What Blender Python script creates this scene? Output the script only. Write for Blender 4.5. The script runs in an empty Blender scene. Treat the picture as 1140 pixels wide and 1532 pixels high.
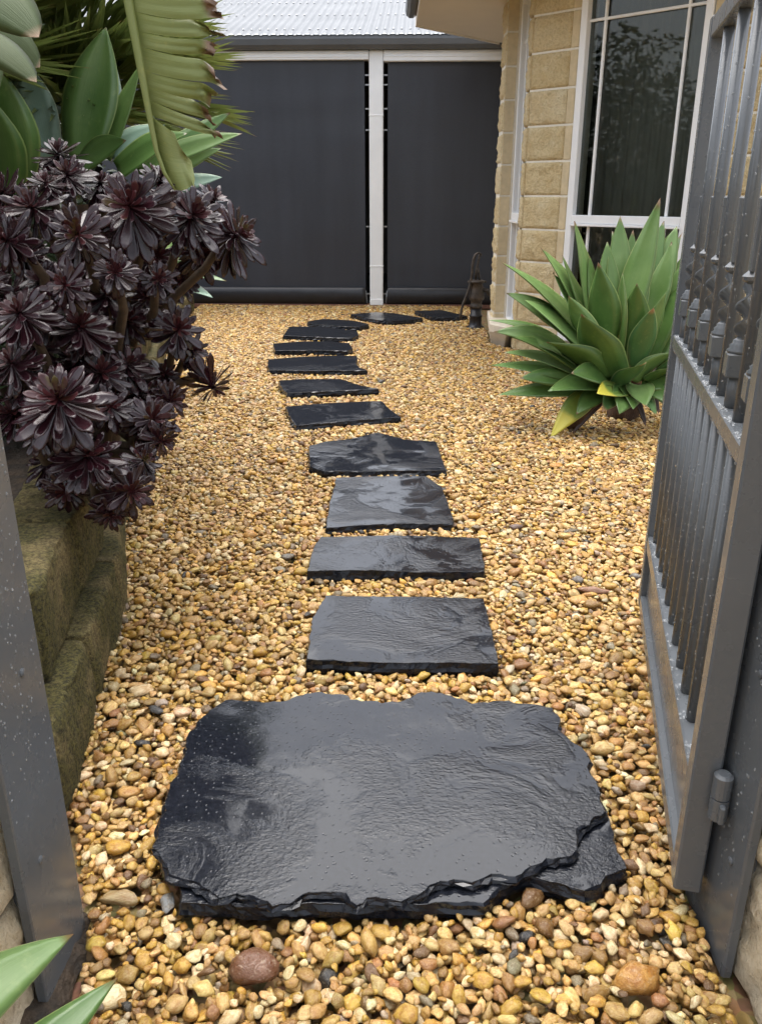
import bpy, math, random
import numpy as np
from mathutils import Vector, Matrix, Euler, noise
from mathutils.geometry import delaunay_2d_cdt

random.seed(7)
rng = np.random.default_rng(7)
scene = bpy.context.scene
col = scene.collection
R = math.radians

# ------------------------------------------------------------------ camera
HC, FPX, PITCH = 1.05, 1240.0, R(21.06)
cam_d = bpy.data.cameras.new('camera')
cam = bpy.data.objects.new('camera', cam_d)
col.objects.link(cam)
cam.location = (0, 0, HC)
cam.rotation_euler = (math.pi / 2 - PITCH, 0, 0)
cam_d.sensor_fit = 'HORIZONTAL'
cam_d.sensor_width = 36
cam_d.lens = FPX / 1140 * 36
cam_d.clip_start = 0.02
cam_d.clip_end = 500
scene.camera = cam

# ------------------------------------------------------------------ sky, sun, exposure
SUN_EL, SUN_AZ = R(77), R(345)      # azimuth from +Y clockwise: high, the bright part of the overcast a little ahead
world = bpy.data.worlds.new('World')
scene.world = world
world.use_nodes = True
wn = world.node_tree
wn.nodes.clear()
w_out = wn.nodes.new('ShaderNodeOutputWorld')
w_bg = wn.nodes.new('ShaderNodeBackground')
w_hs = wn.nodes.new('ShaderNodeHueSaturation')
w_sky = wn.nodes.new('ShaderNodeTexSky')
w_sky.sky_type = 'NISHITA'
w_sky.sun_disc = False
w_sky.sun_elevation = SUN_EL
w_sky.sun_rotation = SUN_AZ
w_sky.dust_density = 4.0
w_hs.inputs['Saturation'].default_value = 0.34      # overcast: the blue is veiled by cloud
wn.links.new(w_sky.outputs[0], w_hs.inputs['Color'])
wn.links.new(w_hs.outputs[0], w_bg.inputs['Color'])
w_bg.inputs['Strength'].default_value = 0.15
wn.links.new(w_bg.outputs[0], w_out.inputs['Surface'])
sun_d = bpy.data.lights.new('sun', 'SUN')
sun_d.energy = 0.8
sun_d.angle = R(80)
sun_d.color = (1.0, 0.97, 0.92)
sun = bpy.data.objects.new('sun', sun_d)
col.objects.link(sun)
sd = Vector((math.sin(SUN_AZ) * math.cos(SUN_EL), math.cos(SUN_AZ) * math.cos(SUN_EL), math.sin(SUN_EL)))
sun.rotation_euler = sd.to_track_quat('Z', 'Y').to_euler()
scene.view_settings.view_transform = 'Standard'
scene.view_settings.look = 'None'
scene.view_settings.gamma = 1
scene.view_settings.use_curve_mapping = False
scene.view_settings.exposure = 1.62
try:
    scene.cycles.max_bounces = 6
    scene.cycles.transparent_max_bounces = 6
    scene.cycles.use_denoising = True
except Exception:
    pass

# ------------------------------------------------------------------ survey helpers (photo pixel -> place)
FW = Vector((0, math.cos(PITCH), -math.sin(PITCH)))
UPV = Vector((0, math.sin(PITCH), math.cos(PITCH)))


def ray(u, v):
    return Vector((1, 0, 0)) * ((u - 570) / FPX) + UPV * ((766 - v) / FPX) + FW


def P(u, v, z=0.0):                      # where the sight line meets the height z
    d = ray(u, v)
    return Vector((0, 0, HC)) + d * ((z - HC) / d.z)


def Q(u, v, dist):                       # where the sight line is dist metres into the garden
    d = ray(u, v)
    return Vector((0, 0, HC)) + d * (dist / d.y)


def proj(p):
    q = Vector(p) - Vector((0, 0, HC))
    w = q.dot(FW)
    return (570 + FPX * q.x / w, 766 - FPX * q.dot(UPV) / w, w)


# ------------------------------------------------------------------ material helpers
class NT:
    def __init__(self, name):
        self.m = bpy.data.materials.new(name)
        self.m.use_nodes = True
        self.n = self.m.node_tree.nodes
        self.l = self.m.node_tree.links
        self.b = self.n['Principled BSDF']

    def new(self, t, **kw):
        nd = self.n.new(t)
        for k, v in kw.items():
            setattr(nd, k, v)
        return nd

    def link(self, a, b):
        self.l.new(a, b)

    def coord(self, kind='Object', scale=None, obj_random=False):
        c = self.new('ShaderNodeTexCoord')
        o = c.outputs[kind]
        if scale is not None:
            mp = self.new('ShaderNodeMapping')
            mp.inputs['Scale'].default_value = scale
            self.link(o, mp.inputs['Vector'])
            o = mp.outputs[0]
        if obj_random:
            oi = self.new('ShaderNodeObjectInfo')
            ml = self.new('ShaderNodeMath', operation='MULTIPLY')
            ml.inputs[1].default_value = 37.0
            self.link(oi.outputs['Random'], ml.inputs[0])
            ad = self.new('ShaderNodeVectorMath', operation='ADD')
            self.link(o, ad.inputs[0])
            self.link(ml.outputs[0], ad.inputs[1])
            o = ad.outputs[0]
        return o

    def noise(self, vec, scale, detail=4, rough=0.55, dist=0.0):
        t = self.new('ShaderNodeTexNoise')
        t.inputs['Scale'].default_value = scale
        t.inputs['Detail'].default_value = detail
        t.inputs['Roughness'].default_value = rough
        t.inputs['Distortion'].default_value = dist
        self.link(vec, t.inputs['Vector'])
        return t.outputs['Fac']

    def ramp(self, fac, stops):
        r = self.new('ShaderNodeValToRGB')
        e = r.color_ramp.elements
        while len(e) < len(stops):
            e.new(0.5)
        for i, (p, c) in enumerate(stops):
            e[i].position = p
            e[i].color = (c[0], c[1], c[2], 1) if hasattr(c, '__len__') else (c, c, c, 1)
        self.link(fac, r.inputs[0])
        return r.outputs[0]

    def mix(self, fac, a, b, mode='MIX'):
        m = self.new('ShaderNodeMix', data_type='RGBA', blend_type=mode)
        for s, v in ((0, fac), (6, a), (7, b)):
            if hasattr(v, 'is_output'):
                self.link(v, m.inputs[s])
            elif s == 0:
                m.inputs[0].default_value = v
            else:
                m.inputs[s].default_value = (v[0], v[1], v[2], 1)
        return m.outputs[2]

    def bump(self, h, strength=0.3, dist=0.01, prev=None):
        b = self.new('ShaderNodeBump')
        b.inputs['Strength'].default_value = strength
        b.inputs['Distance'].default_value = dist
        self.link(h, b.inputs['Height'])
        if prev is not None:
            self.link(prev, b.inputs['Normal'])
        return b.outputs[0]

    def set(self, **kw):
        names = dict(color='Base Color', rough='Roughness', metal='Metallic', spec='Specular IOR Level', coat='Coat Weight',
                     coat_rough='Coat Roughness', normal='Normal', sss='Subsurface Weight', alpha='Alpha', trans='Transmission Weight',
                     coat_normal='Coat Normal')
        for k, v in kw.items():
            s = self.b.inputs[names[k]]
            if hasattr(v, 'is_output'):
                self.link(v, s)
            elif hasattr(v, '__len__'):
                s.default_value = (v[0], v[1], v[2], 1)
            else:
                s.default_value = v
        return self.m


M = {}


def simple(name, c, rough=0.5, var=0.15, scale=12, bump=0.0, metal=0.0, spec=0.5, coat=0.0):
    t = NT(name)
    v = t.coord('Object')
    n = t.noise(v, scale)
    cc = t.ramp(n, [(0.25, [x * (1 - var) for x in c]), (0.75, [min(1, x * (1 + var)) for x in c])])
    t.set(color=cc, rough=rough, metal=metal, spec=spec, coat=coat)
    if bump:
        t.set(normal=t.bump(t.noise(v, scale * 6), bump, 0.004))
    M[name] = t.m
    return t.m


# pebbles: colour carried by each stone, veins and wet sheen by the shader
t = NT('pebble')
a = t.new('ShaderNodeAttribute', attribute_type='INSTANCER', attribute_name='tint')
v = t.coord('Object', obj_random=True)
n1 = t.noise(v, 1.6, 5, 0.65, 0.6)
n2 = t.noise(v, 4.5, 4, 0.6)
c = t.mix(t.ramp(n1, [(0.40, 0), (0.62, 1)]), a.outputs['Color'], t.mix(1.0, a.outputs['Color'], (0.66, 0.52, 0.38), 'MULTIPLY'))
c = t.mix(t.ramp(n2, [(0.55, 0), (0.72, 0.55)]), c, t.mix(0.5, a.outputs['Color'], (0.72, 0.62, 0.45)))
t.set(color=c, rough=t.ramp(n2, [(0.3, 0.22), (0.7, 0.42)]), spec=0.45, normal=t.bump(t.noise(v, 7, 4), 0.25, 0.05))
M['pebble'] = t.m

t = NT('bedding')
v = t.coord('Object')
vo = t.new('ShaderNodeTexVoronoi')
vo.inputs['Scale'].default_value = 48
t.link(v, vo.inputs['Vector'])
c = t.mix(0.75, t.ramp(t.noise(v, 60), [(0.3, (0.10, 0.06, 0.025)), (0.7, (0.34, 0.22, 0.09))]), vo.outputs['Color'], 'MULTIPLY')
t.set(color=t.mix(0.5, c, (0.27, 0.18, 0.075)), rough=0.7, normal=t.bump(vo.outputs['Distance'], 0.8, 0.02))
M['bedding'] = t.m

t = NT('soil')
v = t.coord('Object')
t.set(color=t.ramp(t.noise(v, 25, 8), [(0.3, (0.012, 0.009, 0.006)), (0.7, (0.07, 0.045, 0.025))]), rough=0.75,
      normal=t.bump(t.noise(v, 60, 8), 0.9, 0.02))
M['soil'] = t.m

# wet slate
t = NT('wet_slate')
v = t.coord('Object', obj_random=True)
vs = t.new('ShaderNodeMapping')
vs.inputs['Scale'].default_value = (1.0, 1.5, 1.0)
t.link(v, vs.inputs['Vector'])
nb = t.noise(v, 4.6, 7, 0.62, 0.7)
nr = t.noise(vs.outputs[0], 112, 4, 0.55, 0.3)
nf = t.noise(vs.outputs[0], 110, 4, 0.6)
vd = t.new('ShaderNodeTexVoronoi')
vd.inputs['Scale'].default_value = 88
t.link(v, vd.inputs['Vector'])
pits = t.ramp(vd.outputs['Distance'], [(0.0, 0.0), (0.20, 1.0)])
mask = t.ramp(nb, [(0.49, 0.03), (0.58, 0.9)])          # where the cleft surface stands out of the water film
hm = t.new('ShaderNodeMath', operation='MULTIPLY')
t.link(nr, hm.inputs[0])
t.link(mask, hm.inputs[1])
bp = t.bump(hm.outputs[0], 0.42, 0.008)
bp = t.bump(nf, 0.07, 0.003, bp)
bp = t.bump(pits, 0.22, 0.003, bp)
t.set(color=t.ramp(nr, [(0.3, (0.006, 0.007, 0.010)), (0.7, (0.013, 0.015, 0.021))]), rough=t.ramp(nb, [(0.40, 0.04), (0.7, 0.13)]),
      spec=0.22, normal=bp)
cb = t.bump(hm.outputs[0], 0.22, 0.006)
cb = t.bump(pits, 0.30, 0.003, cb)
ge = t.new('ShaderNodeNewGeometry')
sz = t.new('ShaderNodeSeparateXYZ')
t.link(ge.outputs['True Normal'], sz.inputs[0])
t.set(coat=t.ramp(sz.outputs[2], [(0.55, 0.12), (0.88, 0.46)]), coat_rough=0.025, coat_normal=cb)     # broken edges drain, the top holds a film
M['wet_slate'] = t.m

# split-face blocks
t = NT('split_block')
v = t.coord('Object', obj_random=True)
n1 = t.noise(v, 9, 6, 0.6)
n2 = t.noise(v, 70, 4, 0.7)
oi = t.new('ShaderNodeObjectInfo')
c = t.ramp(n1, [(0.28, (0.68, 0.51, 0.255)), (0.55, (0.80, 0.655, 0.385)), (0.78, (0.87, 0.77, 0.54))])
c = t.mix(t.ramp(n2, [(0.36, 0.6), (0.55, 0.0)]), c, (0.40, 0.27, 0.11))
c = t.mix(0.35, c, t.ramp(oi.outputs['Random'], [(0.0, (0.68, 0.53, 0.28)), (1.0, (0.82, 0.70, 0.46))]))
t.set(color=c, rough=0.85, normal=t.bump(n2, 1.0, 0.02))
M['split_block'] = t.m
simple('smooth_block', (0.60, 0.49, 0.31), 0.8, 0.12, 20, 0.2)
simple('mortar', (0.76, 0.71, 0.60), 0.9, 0.08, 40, 0.3)
simple('soffit_paint', (0.74, 0.68, 0.60), 0.6, 0.04, 3)
simple('white_paint', (0.86, 0.86, 0.855), 0.35, 0.03, 6)
simple('white_post_paint', (0.84, 0.85, 0.85), 0.35, 0.04, 5)
simple('gutter_grey', (0.105, 0.112, 0.12), 0.32, 0.10, 5)
simple('dark_room', (0.10, 0.092, 0.082), 0.9, 0.2, 3)
simple('black_vinyl', (0.016, 0.016, 0.019), 0.38, 0.2, 20, 0.15)
simple('track_red', (0.16, 0.07, 0.045), 0.6, 0.2, 12)
simple('cream_stone', (0.66, 0.58, 0.46), 0.75, 0.12, 14, 0.3)
simple('curtain_cloth', (0.30, 0.28, 0.25), 0.9, 0.1, 6)
simple('bracket_steel', (0.35, 0.36, 0.37), 0.4, 0.1, 12, 0, 0.6)
simple('fawn_timber', (0.22, 0.15, 0.09), 0.7, 0.2, 9)
simple('frosted_cream', (0.58, 0.52, 0.42), 0.7, 0.1, 5)

t = NT('rusty_iron')
v = t.coord('Object')
t.set(color=t.ramp(t.noise(v, 30, 6), [(0.3, (0.03, 0.024, 0.020)), (0.6, (0.085, 0.068, 0.055)), (0.8, (0.14, 0.10, 0.07))]), rough=0.55, metal=0.4,
      normal=t.bump(t.noise(v, 90, 4), 0.4, 0.004))
M['rusty_iron'] = t.m

t = NT('zinc_roof')
v = t.coord('Object')
n1 = t.noise(v, 2.2, 6)
t.set(color=t.ramp(n1, [(0.3, (0.15, 0.16, 0.172)), (0.7, (0.20, 0.21, 0.222))]), rough=0.6, metal=0.0, spec=0.25)
M['zinc_roof'] = t.m

t = NT('blind_mesh')
v = t.coord('Object')
wv = t.noise(t.coord('Object', (1, 1, 14)), 26, 2)
n1 = t.noise(t.coord('Object', (5.0, 5.0, 0.5)), 1.3, 5)
c = t.mix(0.4, t.ramp(n1, [(0.32, (0.023, 0.026, 0.034)), (0.68, (0.037, 0.041, 0.053))]), t.ramp(wv, [(0.3, (0.024, 0.027, 0.035)), (0.7, (0.042, 0.046, 0.059))]))
t.set(color=c, rough=0.46, spec=0.5, normal=t.bump(t.noise(v, 500, 2), 0.2, 0.001))
tr = t.new('ShaderNodeBsdfTransparent')
ms = t.new('ShaderNodeMixShader')
ms.inputs[0].default_value = 0.045
t.link(t.b.outputs[0], ms.inputs[1])
t.link(tr.outputs[0], ms.inputs[2])
t.link(ms.outputs[0], t.n['Material Output'].inputs['Surface'])
M['blind_mesh'] = t.m

t = NT('window_glass')
t.set(color=(0.02, 0.022, 0.022), rough=0.03, spec=0.7)
tr = t.new('ShaderNodeBsdfTransparent')
tr.inputs[0].default_value = (0.75, 0.78, 0.76, 1)
gl = t.new('ShaderNodeBsdfGlossy')
gl.inputs['Roughness'].default_value = 0.02
fr = t.new('ShaderNodeFresnel')
fr.inputs['IOR'].default_value = 1.42
ms = t.new('ShaderNodeMixShader')
t.link(fr.outputs[0], ms.inputs[0])
t.link(tr.outputs[0], ms.inputs[1])
t.link(gl.outputs[0], ms.inputs[2])
t.link(ms.outputs[0], t.n['Material Output'].inputs['Surface'])
M['window_glass'] = t.m

t = NT('gate_paint')
v = t.coord('Object')
n1 = t.noise(v, 6, 5)
t.set(color=t.ramp(n1, [(0.3, (0.092, 0.101, 0.110)), (0.7, (0.110, 0.119, 0.129))]), rough=t.ramp(t.noise(v, 14, 4), [(0.3, 0.20), (0.7, 0.34)]), spec=0.5,
      normal=t.bump(t.noise(v, 55, 3), 0.06, 0.003))
M['gate_paint'] = t.m

t = NT('water_drop')
t.set(color=(0.9, 0.93, 0.95), rough=0.03, spec=0.5, trans=0.85)
t.b.inputs['IOR'].default_value = 1.33
M['water_drop'] = t.m

# mossy garden wall
t = NT('mossy_stone')
v = t.coord('Object', obj_random=True)
n1 = t.noise(v, 7, 7, 0.62)
n2 = t.noise(v, 130, 5, 0.75)
c = t.ramp(n2, [(0.38, (0.105, 0.076, 0.030)), (0.60, (0.36, 0.28, 0.12))])
ms_ = t.ramp(n2, [(0.40, (0.026, 0.024, 0.007)), (0.62, (0.175, 0.155, 0.036))])
c = t.mix(t.ramp(n1, [(0.36, 0.0), (0.52, 0.92)]), c, ms_)
t.set(color=c, rough=0.85, normal=t.bump(t.noise(v, 170, 4, 0.7), 0.8, 0.008, t.bump(n2, 1.0, 0.02)))
M['mossy_stone'] = t.m

t = NT('painted_rock')
v = t.coord('Object', obj_random=True)
n1 = t.noise(v, 5, 5)
sx = t.new('ShaderNodeSeparateXYZ')
t.link(t.coord('Object'), sx.inputs[0])
n2 = t.noise(v, 120, 5, 0.75)
c = t.ramp(n1, [(0.3, (0.54, 0.44, 0.27)), (0.7, (0.70, 0.62, 0.48))])
c = t.mix(t.ramp(n2, [(0.36, 0.45), (0.50, 0.0)]), c, (0.32, 0.23, 0.10))
t.set(color=c, rough=0.6, normal=t.bump(n2, 0.8, 0.008, t.bump(t.noise(v, 45, 5), 0.8, 0.012)))
M['painted_rock'] = t.m


def leaf_mat(name, base, dark, edge, rough=0.38, tip=None, tip_at=0.97, edge_w=0.06, stripes=0.0, trans=0.0, blotch=None, coat=0.0):
    t = NT(name)
    uv = t.new('ShaderNodeTexCoord').outputs['UV']
    sp = t.new('ShaderNodeSeparateXYZ')
    t.link(uv, sp.inputs[0])
    v = t.coord('Object', obj_random=True)
    n1 = t.noise(v, 7, 5)
    st = t.new('ShaderNodeMapping')
    st.inputs['Scale'].default_value = (40, 1.5, 1)
    t.link(uv, st.inputs['Vector'])
    ns = t.noise(st.outputs[0], 1.0, 3)
    c = t.mix(t.ramp(n1, [(0.3, 0), (0.7, 1)]), base, dark)
    c = t.mix(t.ramp(ns, [(0.35, 0.30 + stripes), (0.65, 0.0)]), c, dark)
    c = t.mix(t.ramp(t.noise(v, 38, 6, 0.7), [(0.58, 0.0), (0.72, 0.35)]), c, edge)       # waxy bloom and scuffs
    # pale margin
    a1 = t.new('ShaderNodeMath', operation='SUBTRACT'); a1.inputs[1].default_value = 0.5
    t.link(sp.outputs[0], a1.inputs[0])
    a2 = t.new('ShaderNodeMath', operation='ABSOLUTE'); t.link(a1.outputs[0], a2.inputs[0])
    c = t.mix(t.ramp(a2.outputs[0], [(0.5 - edge_w, 0), (0.5 - edge_w * 0.4, 1)]), c, edge)
    if tip is not None:
        ta = t.new('ShaderNodeMath', operation='ADD')
        tn = t.new('ShaderNodeMath', operation='MULTIPLY_ADD'); tn.inputs[1].default_value = 0.25; tn.inputs[2].default_value = -0.125
        t.link(n1, tn.inputs[0])
        t.link(sp.outputs[1], ta.inputs[0]); t.link(tn.outputs[0], ta.inputs[1])
        c = t.mix(t.ramp(ta.outputs[0], [(tip_at - 0.04, 0), (min(1, tip_at + 0.04), 1)]), c, tip)
    if blotch is not None:
        c = t.mix(t.ramp(t.noise(v, 14, 4), [(0.60, 0), (0.70, 0.7)]), c, blotch)
    t.set(color=c, rough=rough, spec=0.5, coat=coat, normal=t.bump(ns, 0.12 + stripes * 0.5, 0.004))
    if trans:
        tl = t.new('ShaderNodeBsdfTranslucent')
        t.link(c, tl.inputs['Color'])
        m2 = t.new('ShaderNodeMixShader'); m2.inputs[0].default_value = trans
        t.link(t.b.outputs[0], m2.inputs[1]); t.link(tl.outputs[0], m2.inputs[2])
        t.link(m2.outputs[0], t.n['Material Output'].inputs['Surface'])
    M[name] = t.m


leaf_mat('agave_leaf', (0.180, 0.275, 0.095), (0.105, 0.195, 0.05), (0.28, 0.35, 0.13), 0.40, (0.16, 0.09, 0.04), 0.985, 0.035)
leaf_mat('agave_leaf_blue', (0.27, 0.37, 0.30), (0.18, 0.285, 0.205), (0.40, 0.46, 0.30), 0.45, None, 1, 0.03)
leaf_mat('agave_leaf_deep', (0.115, 0.20, 0.055), (0.06, 0.13, 0.03), (0.22, 0.30, 0.09), 0.34, (0.16, 0.09, 0.04), 0.985, 0.035)
leaf_mat('agave_leaf_yellow', (0.24, 0.30, 0.055), (0.10, 0.19, 0.04), (0.40, 0.40, 0.10), 0.4, (0.52, 0.46, 0.06), 0.62, 0.04)
leaf_mat('agave_leaf_torn', (0.10, 0.20, 0.07), (0.05, 0.12, 0.035), (0.30, 0.36, 0.14), 0.36, (0.30, 0.17, 0.08), 0.90, 0.04, blotch=(0.18, 0.22, 0.08))
leaf_mat('aeonium_leaf', (0.030, 0.0068, 0.011), (0.0105, 0.0038, 0.006), (0.034, 0.010, 0.015), 0.24, None, 1, 0.08, coat=0.08)
leaf_mat('aeonium_core', (0.060, 0.012, 0.014), (0.030, 0.008, 0.010), (0.04, 0.012, 0.015), 0.30, None, 1, 0.10, blotch=(0.10, 0.085, 0.02))
leaf_mat('aeonium_old', (0.055, 0.026, 0.016), (0.024, 0.012, 0.010), (0.07, 0.035, 0.02), 0.45, (0.12, 0.06, 0.03), 0.9, 0.10)
leaf_mat('banana_leaf', (0.28, 0.315, 0.115), (0.215, 0.255, 0.075), (0.42, 0.38, 0.10), 0.42, (0.22, 0.135, 0.08), 0.84, 0.02, stripes=0.45, trans=0.3)
leaf_mat('banana_leaf_dark', (0.085, 0.115, 0.032), (0.05, 0.078, 0.02), (0.10, 0.125, 0.04), 0.62, (0.22, 0.14, 0.08), 0.99, 0.02, stripes=0.4, trans=0.2)
leaf_mat('palm_leaflet', (0.23, 0.27, 0.08), (0.11, 0.155, 0.035), (0.25, 0.28, 0.09), 0.36, (0.22, 0.14, 0.06), 0.97, 0.02, trans=0.25)
leaf_mat('shrub_leaf', (0.038, 0.065, 0.02), (0.016, 0.03, 0.010), (0.04, 0.07, 0.02), 0.5, None, 1, 0.02)
simple('stem_bark', (0.075, 0.05, 0.03), 0.75, 0.4, 40, 0.5)
simple('dry_trunk', (0.07, 0.036, 0.018), 0.85, 0.5, 22, 0.8)
simple('palm_trunk', (0.10, 0.075, 0.05), 0.9, 0.4, 20, 0.8)


# ------------------------------------------------------------------ object helpers
def tag(o, label=None, cat=None, group=None, kind=None):
    if label: o['label'] = label
    if cat:
        o['category'] = cat
        if not kind: o['kind'] = 'thing'
    if group: o['group'] = group
    if kind: o['kind'] = kind
    return o


def empty(name, loc=(0, 0, 0), label=None, cat=None, group=None):
    o = bpy.data.objects.new(name, None)
    o.empty_display_size = 0.05
    o.location = loc
    col.objects.link(o)
    return tag(o, label, cat, group)


def root_loc(o):
    p = Vector((0, 0, 0))
    while o is not None:
        p = p + o.location
        o = o.parent
    return p


class MB:
    """collects one mesh; world coordinates unless local=True at build"""
    def __init__(self):
        self.v, self.f, self.uv = [], [], []

    def add(self, vs, fs, uv=None):
        n = len(self.v)
        self.v += [tuple(x) for x in vs]
        self.f += [tuple(i + n for i in f) for f in fs]
        self.uv += list(uv) if uv is not None else [(0.5, 0.5)] * len(vs)
        return self

    def box(self, x0, x1, y0, y1, z0, z1, m=None, bev=0.0):
        if bev <= 0:
            vs = [Vector((x, y, z)) for z in (z0, z1) for y in (y0, y1) for x in (x0, x1)]
            fs = [(0, 2, 3, 1), (4, 5, 7, 6), (0, 1, 5, 4), (2, 6, 7, 3), (0, 4, 6, 2), (1, 3, 7, 5)]
        else:
            b = min(bev, (x1 - x0) * .45, (y1 - y0) * .45, (z1 - z0) * .45)
            X, Y, Z = (x0, x1), (y0, y1), (z0, z1)
            vs, idx = [], {}
            for i in (0, 1):
                for j in (0, 1):
                    for k in (0, 1):
                        sx, sy, sz = (1 - 2 * i) * b, (1 - 2 * j) * b, (1 - 2 * k) * b
                        for ax, p in (('x', (X[i], Y[j] + sy, Z[k] + sz)), ('y', (X[i] + sx, Y[j], Z[k] + sz)), ('z', (X[i] + sx, Y[j] + sy, Z[k]))):
                            idx[(i, j, k, ax)] = len(vs)
                            vs.append(Vector(p))
            g = lambda i, j, k, a: idx[(i, j, k, a)]
            fs = []
            for i in (0, 1):
                fs.append((g(i, 0, 0, 'x'), g(i, 1, 0, 'x'), g(i, 1, 1, 'x'), g(i, 0, 1, 'x')))
                fs.append((g(0, i, 0, 'y'), g(1, i, 0, 'y'), g(1, i, 1, 'y'), g(0, i, 1, 'y')))
                fs.append((g(0, 0, i, 'z'), g(1, 0, i, 'z'), g(1, 1, i, 'z'), g(0, 1, i, 'z')))
            for i in (0, 1):
                for j in (0, 1):
                    fs.append((g(i, j, 0, 'x'), g(i, j, 1, 'x'), g(i, j, 1, 'y'), g(i, j, 0, 'y')))
                    fs.append((g(i, 0, j, 'x'), g(i, 1, j, 'x'), g(i, 1, j, 'z'), g(i, 0, j, 'z')))
                    fs.append((g(0, i, j, 'y'), g(1, i, j, 'y'), g(1, i, j, 'z'), g(0, i, j, 'z')))
                    for k in (0, 1):
                        fs.append((g(i, j, k, 'x'), g(i, j, k, 'y'), g(i, j, k, 'z')))
        if m is not None:
            vs = [m @ p for p in vs]
        return self.add(vs, fs)

    def tube(self, pts, rad, n=8, cap=True, m=None):
        pts = [Vector(p) for p in pts]
        if not hasattr(rad, '__len__'):
            rad = [rad] * len(pts)
        vs, fs = [], []
        ref = None
        for i, p in enumerate(pts):
            tg = (pts[min(i + 1, len(pts) - 1)] - pts[max(i - 1, 0)]).normalized()
            if ref is None:
                ref = Vector((0, 0, 1)) if abs(tg.z) < .9 else Vector((1, 0, 0))
            s = tg.cross(ref).normalized()
            ref = s.cross(tg).normalized()
            for k in range(n):
                a = 2 * math.pi * k / n
                vs.append(p + (s * math.cos(a) + ref * math.sin(a)) * rad[i])
        for i in range(len(pts) - 1):
            for k in range(n):
                fs.append((i * n + k, i * n + (k + 1) % n, (i + 1) * n + (k + 1) % n, (i + 1) * n + k))
        if cap:
            fs.append(tuple(range(n - 1, -1, -1)))
            fs.append(tuple((len(pts) - 1) * n + k for k in range(n)))
        if m is not None:
            vs = [m @ p for p in vs]
        return self.add(vs, fs)

    def lathe(self, c, prof, n=16, m=None):
        vs, fs = [], []
        for r, z in prof:
            for k in range(n):
                a = 2 * math.pi * k / n
                vs.append(Vector((c[0] + r * math.cos(a), c[1] + r * math.sin(a), c[2] + z)))
        for i in range(len(prof) - 1):
            for k in range(n):
                fs.append((i * n + k, i * n + (k + 1) % n, (i + 1) * n + (k + 1) % n, (i + 1) * n + k))
        fs.append(tuple(range(n - 1, -1, -1)))
        fs.append(tuple((len(prof) - 1) * n + k for k in range(n)))
        if m is not None:
            vs = [m @ p for p in vs]
        return self.add(vs, fs)

    def prism(self, poly, z0, z1):
        n = len(poly)
        vs = [(p[0], p[1], z0) for p in poly] + [(p[0], p[1], z1) for p in poly]
        fs = [tuple(range(n - 1, -1, -1)), tuple(range(n, 2 * n))] + [(i, (i + 1) % n, n + (i + 1) % n, n + i) for i in range(n)]
        return self.add(vs, fs)

    def mesh(self, name, mat, smooth=False, off=Vector((0, 0, 0))):
        me = bpy.data.meshes.new(name)
        me.from_pydata([(p[0] - off.x, p[1] - off.y, p[2] - off.z) for p in self.v], [], self.f)
        uvl = me.uv_layers.new(name='UVMap')
        li = np.empty(len(me.loops), dtype=np.int32)
        me.loops.foreach_get('vertex_index', li)
        uvl.data.foreach_set('uv', np.asarray(self.uv, dtype=np.float32)[li].ravel())
        if mat:
            me.materials.append(M[mat])
        if smooth:
            me.polygons.foreach_set('use_smooth', [True] * len(me.polygons))
        me.update()
        return me

    def build(self, name, mat, parent=None, smooth=False, local=False, fix=True):
        off = Vector((0, 0, 0)) if (local or parent is None) else root_loc(parent)
        me = self.mesh(name, mat, smooth, off)
        o = bpy.data.objects.new(name, me)
        col.objects.link(o)
        o.parent = parent
        if fix:
            import bmesh
            b = bmesh.new(); b.from_mesh(me)
            bmesh.ops.recalc_face_normals(b, faces=b.faces)
            b.to_mesh(me); b.free()
        return o


def fbm(p, oct=4):
    return noise.fractal(Vector(p), 1.0, 2.0, oct)


# =================================================================== SETTING
# ---- ground sheet
mb = MB()
mb.add([(-60, -60, -0.042), (60, -60, -0.042), (60, 60, -0.042), (-60, 60, -0.042)], [(0, 1, 2, 3)])
tag(mb.build('ground', 'bedding'), kind='structure')

# ---- raised garden bed on the left (soil)
WALL = [(-0.575, 1.14), (-0.59, 1.32), (-0.645, 1.65), (-0.69, 2.0), (-0.86, 2.55), (-0.98, 3.2), (-1.18, 4.2), (-1.45, 5.5), (-1.68, 6.9), (-1.80, 8.15)]
bed = [(x - 0.17, y) for x, y in WALL] + [(-6, 8.15), (-6, 1.14)]
mb = MB()
mb.prism(bed, -0.03, 0.34)
tag(mb.build('garden_bed', 'soil'), kind='structure')

# ---- dark soil strip along the foot of the left pillar
SOIL = [(-0.52, 0.40), (-0.395, 0.42), (-0.400, 0.55), (-0.415, 0.66), (-0.425, 0.78), (-0.440, 0.90), (-0.452, 0.98), (-0.52, 0.98)]
mb = MB()
vs, fs = [], []
for j in range(30):
    y = 0.40 + 0.60 * j / 29
    xr = -0.385 - 0.075 * j / 29 + 0.012 * noise.noise((y * 20, 1.0, 0.0))
    for i in range(8):
        x = -0.53 + (xr + 0.53) * i / 7
        vs.append((x, y, 0.004 - 0.035 * (i / 7) ** 3 + 0.010 * noise.noise((x * 40, y * 40, 2.0)) + 0.006 * noise.noise((x * 110, y * 110, 5.0))))
for j in range(29):
    for i in range(7):
        a = j * 8 + i
        fs.append((a, a + 1, a + 9, a + 8))
mb.add(vs, fs)
tag(mb.build('soil_ground', 'soil', None, True), kind='structure')

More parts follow.
